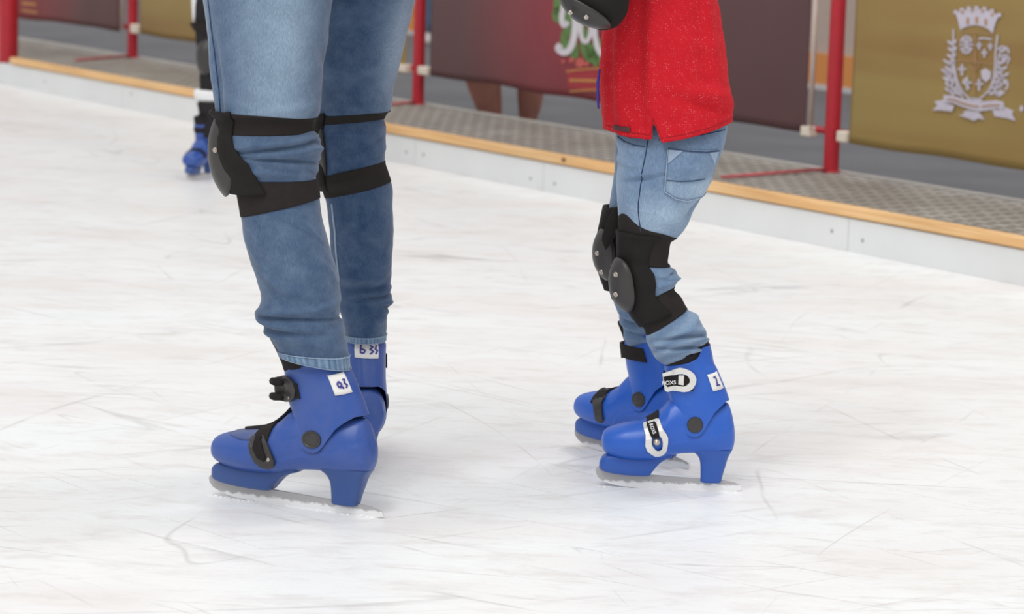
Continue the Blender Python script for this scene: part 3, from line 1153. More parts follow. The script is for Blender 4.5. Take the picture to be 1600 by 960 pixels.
kA = 0.30 / 675
INK_Q = [[(0.42, .35), (0.30, .45), (0.32, .62), (0.45, .66), (0.52, .5), (0.42, .35)], [(0.42, .55), (0.56, .72)], [(0.68, .3), (0.8, .32), (0.7, .48), (0.82, .6), (0.7, .72)]]
INK_B = [[(0.3, .25), (0.28, .7), (0.42, .7), (0.46, .55), (0.3, .48)], [(0.6, .3), (0.72, .38), (0.6, .5), (0.74, .6), (0.6, .75)], [(0.9, .28), (0.82, .5), (0.94, .55), (0.84, .75)]]
INK_2 = [[(0.35, .25), (0.5, .2), (0.55, .4), (0.4, .75), (0.5, .68), (0.66, .76)], [(0.4, .72), (0.52, .55)]]
make_skate(adult, A_toe, A_heel, 1.0, 'clip', M['boot_adult'], M['sole_adult'], 'scuffed blue hire skate with black clip buckles',
           kz=0.000412, kw=0.00044, sticker=(268, 345, 0.31 * PI, 0.09 * PI, -12, INK_Q), liner_top=lin([(474, 136), (520, 150), (600, 200), (760, 190), (800, 185)]))
make_skate(adult, F_toe, F_heel, 1.0, 'clip', M['boot_adult'], M['sole_adult'], 'blue hire skate seen from its heel',
           kz=0.000385, kw=0.00040, sticker=(226, 304, 0.16 * PI, -0.16 * PI, 4, INK_B))

# ================================================================== CHILD
C_toe, C_heel = G(932, 760), G(1157, 768)
CY = (C_toe * 0.35 + C_heel * 0.65).y
D_toe, D_heel = G(896, 696), G(1081, 735)
DY = (D_toe * 0.35 + D_heel * 0.65).y
dD = DY - CY
child = empty('person', ((C_toe.x + C_heel.x) / 2, (CY + DY) / 2, 0),
              'child in red dotted polo shirt, faded jeans and bright blue skates', 'person')
cn = [(100, 975, 100, 1122, 0.03, .62), (190, 962, 190, 1137, 0.02, .62), (215, 962, 212, 1134, 0.01, .62), (240, 966, 238, 1127, 0, .62), (262, 965, 262, 1118, 0, .64), (285, 963, 285, 1108, 0, .66), (305, 964, 305, 1098, 0, .7), (330, 966, 330, 1084, 0, .74),
      (350, 967, 352, 1073, 0, .78), (358, 968, 366, 1064, 0, .8), (362, 968, 373, 1056, 0, .8), (370, 969, 378, 1047, 0, .8), (392, 970, 395, 1044, 0, .82), (408, 972, 410, 1042, 0, .84), (416, 974, 418, 1050, 0, .86), (425, 976, 424, 1058, 0, .88), (440, 978, 436, 1060, 0, .88),
      (452, 980, 445, 1056, 0, .88), (464, 982, 452, 1052, 0, .86), (490, 990, 464, 1062, 0, .84), (522, 1010, 487, 1077, 0, .84), (530, 1010, 491, 1086, 0, .88), (538, 1012, 500, 1094, 0, .92), (546, 1016, 514, 1101, 0, .94),
      (556, 1022, 528, 1105, 0, .92), (564, 1030, 540, 1102, 0, .9), (572, 1042, 552, 1090, 0, .8), (580, 1047, 566, 1084, 0, .62), (592, 1050, 582, 1080, 0, .55)]
cn_folds = [(-1.2, 1.0, 520, 10, 4, 0.004), (-1.1, 1.0, 528, 12, 3, -0.005), (-1.0, 1.1, 535, 10, 4, 0.005), (-1.2, 1.0, 543, 14, 3, -0.005), (-1.0, 1.0, 550, 12, 4, 0.005), (-0.9, .8, 558, 10, 3, -0.004),
            (-0.5, .5, 514, -14, 4, 0.004), (-2.2, .5, 536, -12, 4, 0.003), (-0.6, .7, 433, 8, 4, 0.004), (-0.5, .6, 426, -9, 2.6, -0.004), (-0.9, .6, 441, -10, 3, 0.003),
            (-1.2, .35, 258, 20, 6, 0.002), (-2.0, .5, 268, -14, 5, 0.0025), (-2.1, .5, 276, -14, 4, -0.0025), (-0.6, .4, 300, -60, 10, 0.003), (-0.45, .35, 322, -50, 8, -0.003), (-1.0, .8, 345, 8, 8, 0.002), (-1.5, 1.0, 330, 10, 7, 0.0015), (-2.7, .5, 250, 10, 6, 0.003)]
legC = Limb(cn, CY, 2.2, cn_folds, 0.0012, 21)
cf = [(100, 978, 100, 1118, .10, .62), (200, 965, 200, 1132, .11, .62), (280, 958, 280, 1105, .12, .66), (320, 952, 320, 1080, .14, .72), (345, 948, 345, 1052, .16, .8), (380, 945, 380, 1030, .18, .84), (420, 946, 420, 1022, .20, .86), (450, 952, 450, 1022, .22, .86), (476, 960, 476, 1024, dD * .9, .86),
      (488, 966, 488, 1028, dD * .95, .9), (500, 968, 500, 1030, dD, .9), (516, 973, 516, 1032, dD, .9), (530, 975, 530, 1032, dD, .86), (538, 980, 538, 1028, dD, .7), (548, 984, 548, 1024, dD, .6)]
cf_folds = [(-1.8, 1.0, 494, 6, 3, 0.003), (-1.9, 1.0, 502, 8, 2.6, -0.004), (-1.9, 1.0, 511, 6, 3, 0.004), (-1.8, 1.0, 520, 6, 2.6, -0.003), (-1.8, 1, 528, 4, 3, 0.003)]
legD = Limb(cf, CY, 2.2, cf_folds, 0.001, 31)


def fadeC(v, th):
    f = 0.30
    f += 0.40 * g(v, 335, 34) * g(adiff(th, -1.4), 0, 0.9)
    f += 0.22 * g(adiff(th, -2.9), 0, .4) * g(v, 270, 60)
    f += 0.30 * g(v, 290, 26) * g(adiff(th, -0.75), 0, .3)
    if v > 480:
        f = 0.34 + .1 * math.sin(v * .35 + th * 2)
    return f


mb = MB()
legC.grid(mb, nv=300, nt=100, fade=fadeC)
legD.grid(mb, nv=180, nt=72, fade=lambda v, th: 0.26)
mb.build('jeans', M['denim_child'], child)


def on_leg(limb, px, py, off):
    """point of the limb's camera side under a column / row"""
    v = py
    for _ in range(4):
        th = limb.theta_at_x(v, px)
        p = limb.pos(v, th, off, True)
        d = p - CAM
        yy = H0 / 2 - FPX * d.dot(UP) / (-d.dot(b0))
        v += (py - yy)
    return limb.pos(v, limb.theta_at_x(v, px), off, True)


def stroke(limb, pts, r, name, mt, parent, off=0.0008, closed=False, dens=6):
    out = []
    for (a, b), (c, d) in zip(pts, pts[1:]):
        for q in range(dens):
            out.append(on_leg(limb, a + (c - a) * q / dens, b + (d - b) * q / dens, off))
    out.append(on_leg(limb, *pts[-1], off))
    mb = MB()
    mb.tube(out, r, 6)
    return mb.build(name, mt, parent)


def patch(limb, tl, tr, br, bl, name, mt, parent, off=0.0015, n=12, solid=0.0015, fade=None, bulge=0.0):
    mb = MB()
    rows, fd = [], []
    for i in range(n):
        t = i / (n - 1)
        row = []
        for j in range(n):
            u = j / (n - 1)
            x = (tl[0] * (1 - u) + tr[0] * u) * (1 - t) + (bl[0] * (1 - u) + br[0] * u) * t
            y = (tl[1] * (1 - u) + tr[1] * u) * (1 - t) + (bl[1] * (1 - u) + br[1] * u) * t
            y += bulge * (1 - (2 * u - 1) ** 2) * t
            row.append(on_leg(limb, x, y, off))
            fd.append(fade(u, t) if fade else 0.4)
        rows.append(row)
    mb.grid(rows, False, fade=fd)
    return mb.build(name, mt, parent, solid=solid, solid_off=0)


# back pocket with pale corners, side seam, front pocket
pk = patch(legC, (1041, 233), (1119, 236), (1104, 300), (1036, 300), 'back_pocket', M['denim_child'], child, 0.0022, 14, 0.002,
           fade=lambda u, t: 0.32 + 0.25 * (t > .62) + .25 * g(u, .85, .2) * g(t, .85, .3), bulge=14)
o = stroke(legC, [(1041, 233), (1039, 262), (1036, 300), (1052, 311), (1070, 315), (1090, 309), (1104, 300)], 0.0011, 'pocket_stitching', M['thread'], child, 0.0042)
o = stroke(legC, [(1041, 233), (1060, 235), (1080, 237), (1100, 238), (1119, 236)], 0.0010, 'pocket_edge', M['seamdark'], child, 0.0042)
o = stroke(legC, [(1039, 282), (1060, 284), (1080, 283), (1098, 280)], 0.0008, 'pocket_stitching', M['seamdark'], child, 0.0040)
for tri in ([(1042, 234), (1064, 236), (1041, 256)], [(1118, 237), (1104, 239), (1112, 256)]):
    mb = MB()
    P_ = [on_leg(legC, *q, 0.0046) for q in tri]
    mb.add(P_, [(0, 1, 2)])
    mb.build('pocket_corner', M['thread'], child, solid=0.001, smooth=False)
stroke(legC, [(1012, 206), (1008, 235), (1003, 262), (999, 290), (996, 318), (997, 340), (1000, 364)], 0.0011, 'side_seam', M['seamdark'], child, 0.0004)
stroke(legC, [(965, 213), (975, 221), (990, 227), (1006, 229)], 0.0009, 'front_pocket_seam', M['seamdark'], child, 0.0006)
stroke(legC, [(965, 217), (975, 225), (990, 231), (1005, 233)], 0.0007, 'front_pocket_seam', M['thread'], child, 0.0006)
stroke(legC, [(1026, 219), (1060, 216), (1100, 210), (1131, 203)], 0.0009, 'waistband_seam', M['seamdark'], child, 0.0006)
stroke(legC, [(1028, 215), (1062, 211), (1100, 204), (1132, 196)], 0.0007, 'waistband_seam', M['thread'], child, 0.0006)
patch(legC, (963, 200), (985, 200), (986, 216), (967, 211), 'belt', M['strap'], child, 0.002, 6)

knee_pad(legC, child,
         (lambda th: 358 + 9 * math.cos(th) - 14 * g(adiff(th, -2.55), 0, 0.45) - 6 * max(0, -math.cos(th)), lambda th: 413 + 1 * math.cos(th)),
         (lambda th: 462 - 9 * math.cos(th), lambda th: 502 - 3 * math.cos(th)),
         (PI + 0.42, lambda t: 1.22 + 0.25 * (abs(t - .5) * 2) ** 2, 366, 492, 0.005),
         (966, 447, -0.03, (-0.88, -0.44, -0.20), (0.17, 0, 1), 0.040, 0.055, 0.016),
         'black knee pad with two-rivet cap', rivets=((-0.30, 0.50), (-0.3, -0.20)))
knee_pad(legD, child,
         (K(352), K(392)), (K(432), K(468)),
         (PI + 0.3, 1.1, 322, 452, 0.012),
         (938, 399, 0.12, (-0.9, -0.42, -0.12), (0.12, 0, 1), 0.038, 0.052, 0.014),
         'black knee pad on the far leg', rivets=((-0.3, 0.15), (-0.3, -0.6)))
# folded top flap of the far pad
mb = MB()
fl = [(966, 322), (958, 326), (948, 346), (941, 366), (940, 376), (946, 392), (954, 380), (964, 360), (967, 340)]
mb.add([Q(x, y, CY + 0.06) for x, y in fl] + [Q(x + 1, y, CY + 0.075) for x, y in fl],
       [tuple(range(9)), tuple(reversed(range(9, 18)))] + [(i, (i + 1) % 9, (i + 1) % 9 + 9, i + 9) for i in range(9)])
mb.build('pad_flap', M['padfab'], child, bevel=0.003)

kC = 0.2495 / 675
make_skate(child, C_toe, C_heel, 1.02, 'silver', M['boot_child'], M['sole_child'], 'glossy blue skate with silver lever buckles',
           kz=0.000395, sticker=(292, 374, 0.34 * PI, 0.13 * PI, -12, INK_2))
make_skate(child, D_toe, D_heel, 0.98, 'plainstrap', M['boot_child'], M['sole_child'], 'blue skate with plain black straps', kz=0.000385, kw=0.00038)

# polo shirt
sh = [(-300, 1000, -300, 1080, .05, 1.2), (-230, 975, -230, 1100, .05, 1.2), (-120, 958, -120, 1112, .05, 1.05), (0, 948, 0, 1122, .05, 1.0), (60, 940, 60, 1130, .05, 1.0), (120, 937, 120, 1137, .05, 1.0), (170, 939, 168, 1143, .05, 1.0), (195, 941, 190, 1145, .05, 1.0), (225, 942, 215, 1147, .05, 1.0)]
shirt_folds = [(-1.75, .16, 90, 0, 120, 0.006), (-1.95, .14, 90, 0, 130, -0.005), (-2.35, .14, 110, 0, 90, 0.004), (-0.95, .16, 60, 30, 90, -0.003), (-0.75, .2, 60, 30, 90, 0.003), (-0.9, .5, 142, 18, 12, 0.004), (-1.0, .6, 160, 22, 8, -0.003), (-2.6, .16, 120, 0, 90, -0.004), (-0.4, .25, 150, 30, 30, 0.003)]
shl = Limb(sh, CY, 2.3, shirt_folds, 0.002, 44)


def hemv(th):
    c = spow(math.cos(th), 2 / 2.3)
    px = 1042 + 102 * c
    if math.sin(th) > 0.05:
        return 196
    f = lin([(941, 197), (975, 204), (1008, 208), (1013, 206), (1016, 180), (1019, 186), (1027, 213), (1060, 209), (1100, 201), (1145, 189)])
    return f(px)


mb = MB()
shl.grid(mb, nv=120, nt=260, cap0=True, cap1=False, vtop=lambda th: -300, vbot=hemv)
mb.build('polo_shirt', M['red_shirt'], child, solid=0.0028, solid_off=-1)
mb = MB()
mb.tube([shl.pos(hemv(t) - 7, t, 0.0004) for t in [-PI + 0.3 + i * (PI - 1.95) / 40 for i in range(41)]], 0.0006, 5)
mb.tube([shl.pos(hemv(t) - 7, t, 0.0004) for t in [-1.62 + i * 1.5 / 60 for i in range(61)]], 0.0006, 5)
mb.build('shirt_hem_stitching', M['red_dark'], child)
mb = MB()
t0_, t1_ = shl.theta_at_x(191, 958), shl.theta_at_x(191, 982)
mb.grid([[shl.pos(187.5 + 7 * i / 5 + 2.5 * j / 9, t0_ + (t1_ - t0_) * j / 9, 0.0022, False) for j in range(10)] for i in range(6)], False)
mb.build('shirt_tag', M['tag'], child, solid=0.003)
# loose front panel and purple strip at the front of the shirt
mb = MB()
mb.tube([Q(937, 108, CY - .02), Q(934, 130, CY - .02), Q(934, 150, CY - .02), Q(935, 170, CY - .02)], [0.002, 0.003, 0.0028, 0.002], 8)
mb.build('ribbon', M['purple'], child)

# torso and arm (mostly above the frame)
def skin_body(name, nodes, edges, mt, parent, sub=2):
    me = bpy.data.meshes.new(name)
    me.from_pydata([n[0] for n in nodes], edges, [])
    o = bpy.data.objects.new(name, me)
    COL.objects.link(o)
    me.materials.append(mt)
    md = o.modifiers.new('skin', 'SKIN')
    md.use_smooth_shade = True
    for i, n in enumerate(nodes):
        me.skin_vertices[0].data[i].radius = (n[1], n[1] if len(n) < 3 else n[2])
    me.skin_vertices[0].data[0].use_root = True
    ms = o.modifiers.new('sub', 'SUBSURF')
    ms.levels = ms.render_levels = sub
    o.parent = parent
    o.matrix_parent_inverse = Matrix.Translation(parent.location).inverted()
    return o


sY = CY + 0.05
pelvis = Q(1050, 175, sY)
chest = Q(1040, -60, sY)
shoulderN = Q(1040, -190, sY - 0.13)
elbowN = Q(940, -2, sY - 0.16)
wristN = Q(820, -110, sY - 0.12)
skin_body('body', [(pelvis, .075), (Q(1046, 60, sY), .07), (chest, .08), (Q(1040, -190, sY), .07), (shoulderN, .045), (Q(985, -85, sY - .155), .034), (elbowN, .030), (Q(885, -50, sY - .15), .028), (wristN, .02),
                   (Q(1040, -190, sY + .13), .045), (Q(990, -85, sY + .16), .034), (Q(950, -2, sY + .16), .03), (Q(850, -60, sY + .14), .024), (Q(1036, -270, sY), .035)],
          [(0, 1), (1, 2), (2, 3), (3, 4), (4, 5), (5, 6), (6, 7), (7, 8), (3, 9), (9, 10), (10, 11), (11, 12), (3, 13)], M['skin'], child)
# elbow pad
mb = MB()
eL = Limb([(-80, 905, -95, 985), (-50, 893, -60, 988), (-20, 886, -20, 986), (0, 884, 0, 983), (18, 890, 18, 981), (32, 903, 31, 974), (42, 920, 42, 964), (47, 936, 47, 950)], sY - 0.165, 2.2, (), 0.001)
eL.grid(mb, nv=40, nt=48)
ep = mb.build('elbow_pad', M['padfab'], child)
ep['label'] = 'black elbow pad with riveted cap'
ec = Q(910, 23, sY - 0.19)
mb = MB()
n_ = Vector((-0.50, -0.22, -0.84)).normalized()
s_, u_ = dome(mb, ec, n_, (0.75, -0.2, -0.5), 0.042, 0.058, 0.016, curl=0.01)
o = mb.build('elbow_cap', M['cap'], None, solid=0.004, solid_off=-1)
o.parent = ep
for (px, py) in ((916, 27), (891, 20)):
    p = Q(px, py, sY - 0.222)
    mb = MB()
    nn = Vector((-0.3, -0.85, -0.4)).normalized()
    a = nn.orthogonal().normalized()
    b = nn.cross(a)
    mb.grid([[p + (a * math.cos(t) + b * math.sin(t)) * r_ + nn * d_ for t in [2 * PI * j / 18 for j in range(18)]] for r_, d_ in ((.0045, -.004), (.0045, .001), (.003, .0015), (.002, .0005))], True, True, True)
    o = mb.build('rivet', M['rivet'], None)
    o.parent = ep


# ================================================================== ice shavings along the blades
def shavings(name, a, b, label, n=90, w=0.012, h=0.008):
    mb = MB()
    a, b = Vector(a), Vector(b)
    d = (b - a)
    s = Vector((-d.y, d.x, 0)).normalized()
    for i in range(n):
        t = random.random()
        p = a + d * t + s * random.gauss(-0.002, w)
        r = h * random.uniform(0.25, 1.0)
        vs = []
        for k in range(6):
            an = 2 * PI * k / 6 + random.random()
            vs.append(p + Vector((math.cos(an) * r * random.uniform(.8, 1.8), math.sin(an) * r * random.uniform(.7, 1.2), -0.001)))
        vs.append(p + Vector((0, 0, r * random.uniform(.25, .8))))
        mb.add(vs, [(k, (k + 1) % 6, 6) for k in range(6)] + [tuple(range(6))])
    o = mb.build(name, M['snow'], None)
    tag(o, label, 'ice shavings', kind='stuff')
    return o


# ================================================================== SETTING
E0, E1 = G(0, 130), G(1600, 447)
ed = (E1 - E0); ed.z = 0
ed.normalize()
en = Vector((-ed.y, ed.x, 0))           # away from the rink
if en.y < 0: en = -en
BIG = 9.0
a0, a1 = E0 - ed * 4.0, E1 + ed * 3.5

mb = MB()
A_, B_ = a0 - ed * 8, a1 + ed * 4
back = [A_, B_, B_ - en * 16, A_ - en * 16]
mb.add(back + [p - Vector((0, 0, 0.1)) for p in back], [(0, 1, 2, 3), (4, 7, 6, 5), (0, 4, 5, 1), (1, 5, 6, 2), (2, 6, 7, 3), (3, 7, 4, 0)])
tag(mb.build('floor_ice', M['ice'], None, smooth=False), 'white scratched ice rink surface', kind='structure')

# height of the kerb
def kerb_h():
    p = G(960, 318)
    d = ray(960, 272)
    nrm = en
    q = CAM + d * ((p - CAM).dot(nrm) / d.dot(nrm))
    return q.z


HK = kerb_h()
TP = 0.024 + 0.0
up = Vector((0, 0, 1))


def on_edge(px):
    """distance along the kerb line of an image column"""
    py = 130 + (447 - 130) * px / 1600.0
    for _ in range(5):
        p = G(px, py)
        # snap to the line
        t = (p - E0).dot(ed)
        q = E0 + ed * t
        dd = q - CAM
        yy = H0 / 2 - FPX * dd.dot(UP) / (-dd.dot(b0))
        py = yy
    return (G(px, py) - E0).dot(ed)


seams = [-4.0, on_edge(190), on_edge(648), on_edge(848), on_edge(1324), (a1 - E0).dot(ed)]
screw_px = {0: [(70, 128)], 1: [(205, 147), (635, 238)], 2: [(662, 242), (829, 279)], 3: [(867, 287), (1300, 361)], 4: [(1348, 376)]}
for i, (s0, s1) in enumerate(zip(seams, seams[1:])):
    mb = MB()
    s0 += 0.0015
    s1 -= 0.0015
    c = E0 + ed * (s0 + s1) / 2 + en * 0.012 + up * HK / 2
    mb.box(c, ed * (s1 - s0) / 2, en * 0.012, up * HK / 2)
    o = mb.build('trim_%d' % (i + 1), M['curb'], None, smooth=False, bevel=0.001)
    tag(o, kind='structure')
    o['_local'] = 1
    for (px, py) in screw_px[i]:
        p = PL(px, py, E0, en) - en * 0.0005
        mb = MB()
        mb.grid([[p + (ed * math.cos(t) + up * math.sin(t)) * r - en * d for t in [2 * PI * j / 14 for j in range(14)]] for r, d in ((.0065, -.001), (.0065, .001), (.004, .0016), (.0015, .0006))], True, True, True)
        mb.build('screw', M['screw'], o)

# pine plank capping the kerb: front edge near the kerb face
pz0 = HK + 0.005
pth = 0.034
pw = 0.040
p_start = on_edge(18)
mb = MB()
c = E0 + ed * (p_start + seams[-1]) / 2 + en * (pw / 2 - 0.010) + up * (pz0 + pth / 2)
mb.box(c, ed * (seams[-1] - p_start) / 2, en * pw / 2, up * pth / 2)
plank = mb.build('trim_6', M['wood'], None, smooth=False, bevel=0.004)
tag(plank, 'pine plank capping the kerb', kind='structure')
plank['_local'] = 1
# rotate texture frame so that the grain runs along the plank
ang = math.atan2(ed.y, ed.x)
Rz = Matrix.Translation(E0) @ Matrix.Rotation(ang, 4, 'Z')
plank.data.transform(Rz.inverted())
plank.matrix_basis = Rz
mb = MB()
kp = PL(881, 250, E0 - en * 0.010, en)
mb.grid([[kp + (ed * math.cos(t) * 1.5 + up * math.sin(t)) * r - en * 0.0012 for t in [2 * PI * j / 16 for j in range(16)]] for r in (.001, .006, .0085)], True, True, False)
kn = mb.build('knot', M['knot'], None)
kn.parent = plank
kn.matrix_parent_inverse = Rz.inverted()

# raised walkway behind the plank
DZ = HK + 0.016
dkw = None
pA = G(670, 163, DZ); pB = G(1360, 278, DZ)
dkw = 0.5 * ((pA - E0).dot(en) + (pB - E0).dot(en))
print('DECK', HK, DZ, dkw, (pA - E0).dot(en), (pB - E0).dot(en), 'AY', AY, FY, CY, DY)
mb = MB()
w0 = pw - 0.005
c = en * (w0 + dkw) / 2 + up * (DZ - 0.03)
mb.box(c + ed * (seams[0] + seams[-1]) / 2, ed * (seams[-1] - seams[0]) / 2, en * (dkw - w0) / 2, up * 0.03)
deck = mb.build('floor_walkway', M['deck'], None, smooth=False)
deck.data.transform(Matrix.Translation(E0))
deck.data.transform(Rz.inverted())
deck.matrix_basis = Rz
tag(deck, 'grey studded walkway behind the kerb', kind='structure')
mb = MB()
c = E0 + en * (dkw + 0.015) + up * (DZ / 2 + 0.002)
mb.box(c + ed * (seams[0] + seams[-1]) / 2, ed * (seams[-1] - seams[0]) / 2, en * 0.0145, up * (DZ / 2 + 0.002))
tag(mb.build('trim_7', M['deck_edge'], None, smooth=False, bevel=0.002), 'pale edging strip along the back of the walkway', kind='structure')

# hall floor beyond
mb = MB()
f0 = E0 + en * 0.03 - up * 0.0
q = [f0 - ed * 14, f0 + ed * 12, f0 + ed * 12 + en * 18, f0 - ed * 14 + en * 18]
mb.add([p - up * 0.001 for p in q] + [p - up * 0.1 for p in q], [(0, 1, 2, 3), (4, 7, 6, 5), (0, 4, 5, 1), (1, 5, 6, 2), (2, 6, 7, 3), (3, 7, 4, 0)])
tag(mb.build('floor_hall', M['concrete'], None, smooth=False), 'grey painted hall floor beyond the walkway', kind='structure')

# ------------------------------------------------------------------ fence
P655, P1300, P207 = G(653, 160, DZ), G(1298, 268, DZ), G(207, 87, DZ)
print('fence offsets', [(p - E0).dot(en) for p in (P207, P655, P1300)], [(p - E0).dot(ed) for p in (P207, P655, P1300)])
fn = en.copy()
fo = dkw - 0.03
FP = E0 + en * fo


def Fp(px, py, off=0.0):
    return PL(px, py, FP - en * off, fn)


def post(base_px, r, label, z1=1.15, z0=None, plane=None, brace=None, name='fence_post'):
    b = PL(base_px[0], base_px[1], plane if plane is not None else FP, fn)
    z0 = DZ if z0 is None else z0
    b.z = z0
    root = empty(name, b, label, 'post', 'red fence posts')
    mb = MB()
    mb.grid([[b + Vector((math.cos(t) * r, math.sin(t) * r, z)) for t in [2 * PI * j / 28 for j in range(28)]] for z in (0, z1 - z0)], True, True, True)
    mb.build('pole', M['post'], root, sharp=50)
    mb = MB()
    mb.grid([[b + Vector((math.cos(t) * rr, math.sin(t) * rr, z)) for t in [2 * PI * j / 28 for j in range(28)]] for rr, z in ((r * 1.25, 0), (r * 1.25, .004), (r, .007))], True, True, True)
    mb.build('foot_ring', M['post'], root)
    if brace:
        e = G(brace[0], brace[1], DZ + 0.012)
        mb = MB()
        s = b + up * 0.012
        mb.tube([s, e], 0.0065, 12)
        mb.build('floor_bar', M['bar'], root)
    return b


b1300 = post((1298, 268), 0.0285, 'red tubular post between the maroon banner and the gold banner with the crest', brace=(1128, 277))
b655 = post((653, 160), 0.0265, 'red post just right of the adult in jeans, left of the long maroon banner', brace=(612, 163))
b207 = post((207, 86), 0.0275, 'thin red post on the far left between the short maroon banner and gold banner', brace=(118, 94))
b15 = post((13, 95), 0.050, 'thick red post in the far left corner at the end of the pine plank', z0=HK + 0.002, plane=E0 + en * 0.055)

# bottom rails of the fence, one between each pair of posts
def rail(pa, pb, z, label):
    a, b = pa.copy(), pb.copy()
    a.z = b.z = z
    d = (b - a).normalized()
    mb = MB()
    mb.tube([a + d * 0.02, b - d * 0.02], 0.012, 12)
    o = mb.build('fence_rail', M['post'], None)
    tag(o, label, 'rail', 'red bottom rails of the fence')
    return o


def rail_z(px, py):
    return Fp(px, py).z


z1 = rail_z(1282, 203)
z2 = rail_z(665, 108)
z3 = rail_z(215, 44)
print('rail z', z1, z2, z3)
far_r = b1300 + ed * 2.3
far_l = b207 - ed * 2.6
def rail2(pa, za, pb, zb, label):
    a, b = pa.copy(), pb.copy()
    a.z, b.z = za, zb
    d = (b - a).normalized()
    mb = MB()
    mb.tube([a + d * 0.02, b - d * 0.02], 0.013, 12)
    o = mb.build('fence_rail', M['post'], None)
    tag(o, label, 'rail')
rail2(b655, z2, b1300, z1, 'red rail running behind the bottom of the long maroon banner')
rail2(b207, z3, b655, z2, 'red rail running behind the bottom of the left gold banner')
rail2(b1300, z1, far_r, z1 - .01, 'red rail running behind the bottom of the gold banner with crest')
rail2(far_l, z3, b207, z3, 'red rail running behind the bottom of the short maroon banner')


def banner(name, cols, ztop, mt, label, cat='banner', wave=0.002, off=0.03, pole=None, ties=()):
    """cols: list of (px_bottom, py_bottom) along the lower edge, left to right"""
    pts = [Fp(x, y, off) for x, y in cols]
    ss = [(p - E0).dot(ed) for p in pts]
    zz = lin(list(zip(ss, [p.z for p in pts])))
    base = E0 + ed * ((ss[0] + ss[-1]) / 2) + en * (fo - off)
    base.z = min(p.z for p in pts)
    root = empty(name, base, label, cat)
    mb = MB()
    rows = []
    n = 90
    for i in range(26):
        t = i / 25
        row = []
        for j in range(n):
            s = ss[0] + (ss[-1] - ss[0]) * j / (n - 1)
            zb = zz(s) + 0.002 * math.sin(s * 11) * (1 - t)
            z = zb + (ztop - zb) * t
            w = wave * math.sin(s * 7 + z * 3) * (1 - 0.6 * t) + wave * .5 * math.sin(s * 19 - z * 8)
            row.append(E0 + ed * s + en * (fo - off + w) + up * (z - E0.z))
        rows.append(row)
    mb.grid(rows, False)
    sheet = mb.build('banner_sheet', mt, root, solid=0.0015)
    if pole:
        a, b = Fp(pole[0][0], pole[0][1], off + .012), None
        mb = MB()
        b = a.copy(); b.z = ztop
        mb.tube([a, b], 0.010, 10)
        mb.build('edge_pole', M['pole_pale'], root)
    for (x0, y0, x1, y1) in ties:
        c = Fp((x0 + x1) / 2, (y0 + y1) / 2, off * 0.6)
        hw = (Fp(x1, (y0 + y1) / 2, off) - Fp(x0, (y0 + y1) / 2, off)).length / 2
        hh = abs(Fp((x0 + x1) / 2, y1, off).z - Fp((x0 + x1) / 2, y0, off).z) / 2
        mb = MB()
        mb.box(c, ed * hw, en * 0.024, up * hh)
        mb.build('tie_strap', M['tie'], root, smooth=False, bevel=0.005)
    return root, sheet


ZT = 1.06
cen = Fp(905, 20, .03)
M['maroon'] = banner_mat('maroon_print', (92, 62, 64), (150, 48, 60), tuple(cen), 1.0)
nt = M['maroon'].node_tree
for nd in nt.nodes:
    if nd.type == 'VALTORGB' and len(nd.color_ramp.elements) == 2 and nd.color_ramp.elements[0].position == 0.0:
        nd.color_ramp.elements[1].position = 0.9
cen2 = Fp(20, -20, .03)
M['maroon2'] = banner_mat('maroon_print_far', (96, 64, 64), (150, 52, 58), tuple(cen2), 1.0)
M['gold'] = banner_mat('gold_print', (146, 116, 66), (158, 136, 80))

jb, _ = banner('banner', [(672, 119), (720, 125), (780, 133), (850, 147), (915, 155), (960, 163), (1100, 185), (1200, 198), (1259, 207)], ZT, M['maroon'],
               'long maroon banner with white cursive lettering and holly print behind the child', pole=((1266, 196),), ties=((659, 104, 673, 117), (1258, 197, 1272, 213)))
gb, _ = banner('banner', [(1327, 224), (1400, 236), (1480, 247), (1540, 256), (1600, 266), (1720, 286), (1860, 310)], ZT, M['gold'],
               'gold banner with white coat of arms at the right edge', ties=((1314, 205, 1328, 222),))
g2, _ = banner('banner', [(218, 53), (300, 66), (420, 82), (540, 101), (633, 115)], ZT, M['gold'],
               'gold banner partly hidden behind the adult in jeans', ties=((209, 38, 220, 52), (628, 100, 640, 113)))
mbn, _ = banner('banner', [(-260, -12), (-100, 10), (35, 29), (110, 37), (187, 49)], ZT, M['maroon2'],
                'short maroon banner at the top left between the thick and thin red posts', pole=((191, 46),), ties=())


# printed artwork --------------------------------------------------
def flat(mbx, pts, off=0.0365, fn_=Fp):
    P3 = [fn_(x, y, off) for x, y in pts]
    n = len(P3)
    bk = [p + en * 0.0015 for p in P3]
    mbx.add(P3 + bk, [tuple(range(n)), tuple(reversed(range(n, 2 * n)))] + [(i, (i + 1) % n, (i + 1) % n + n, i + n) for i in range(n)])


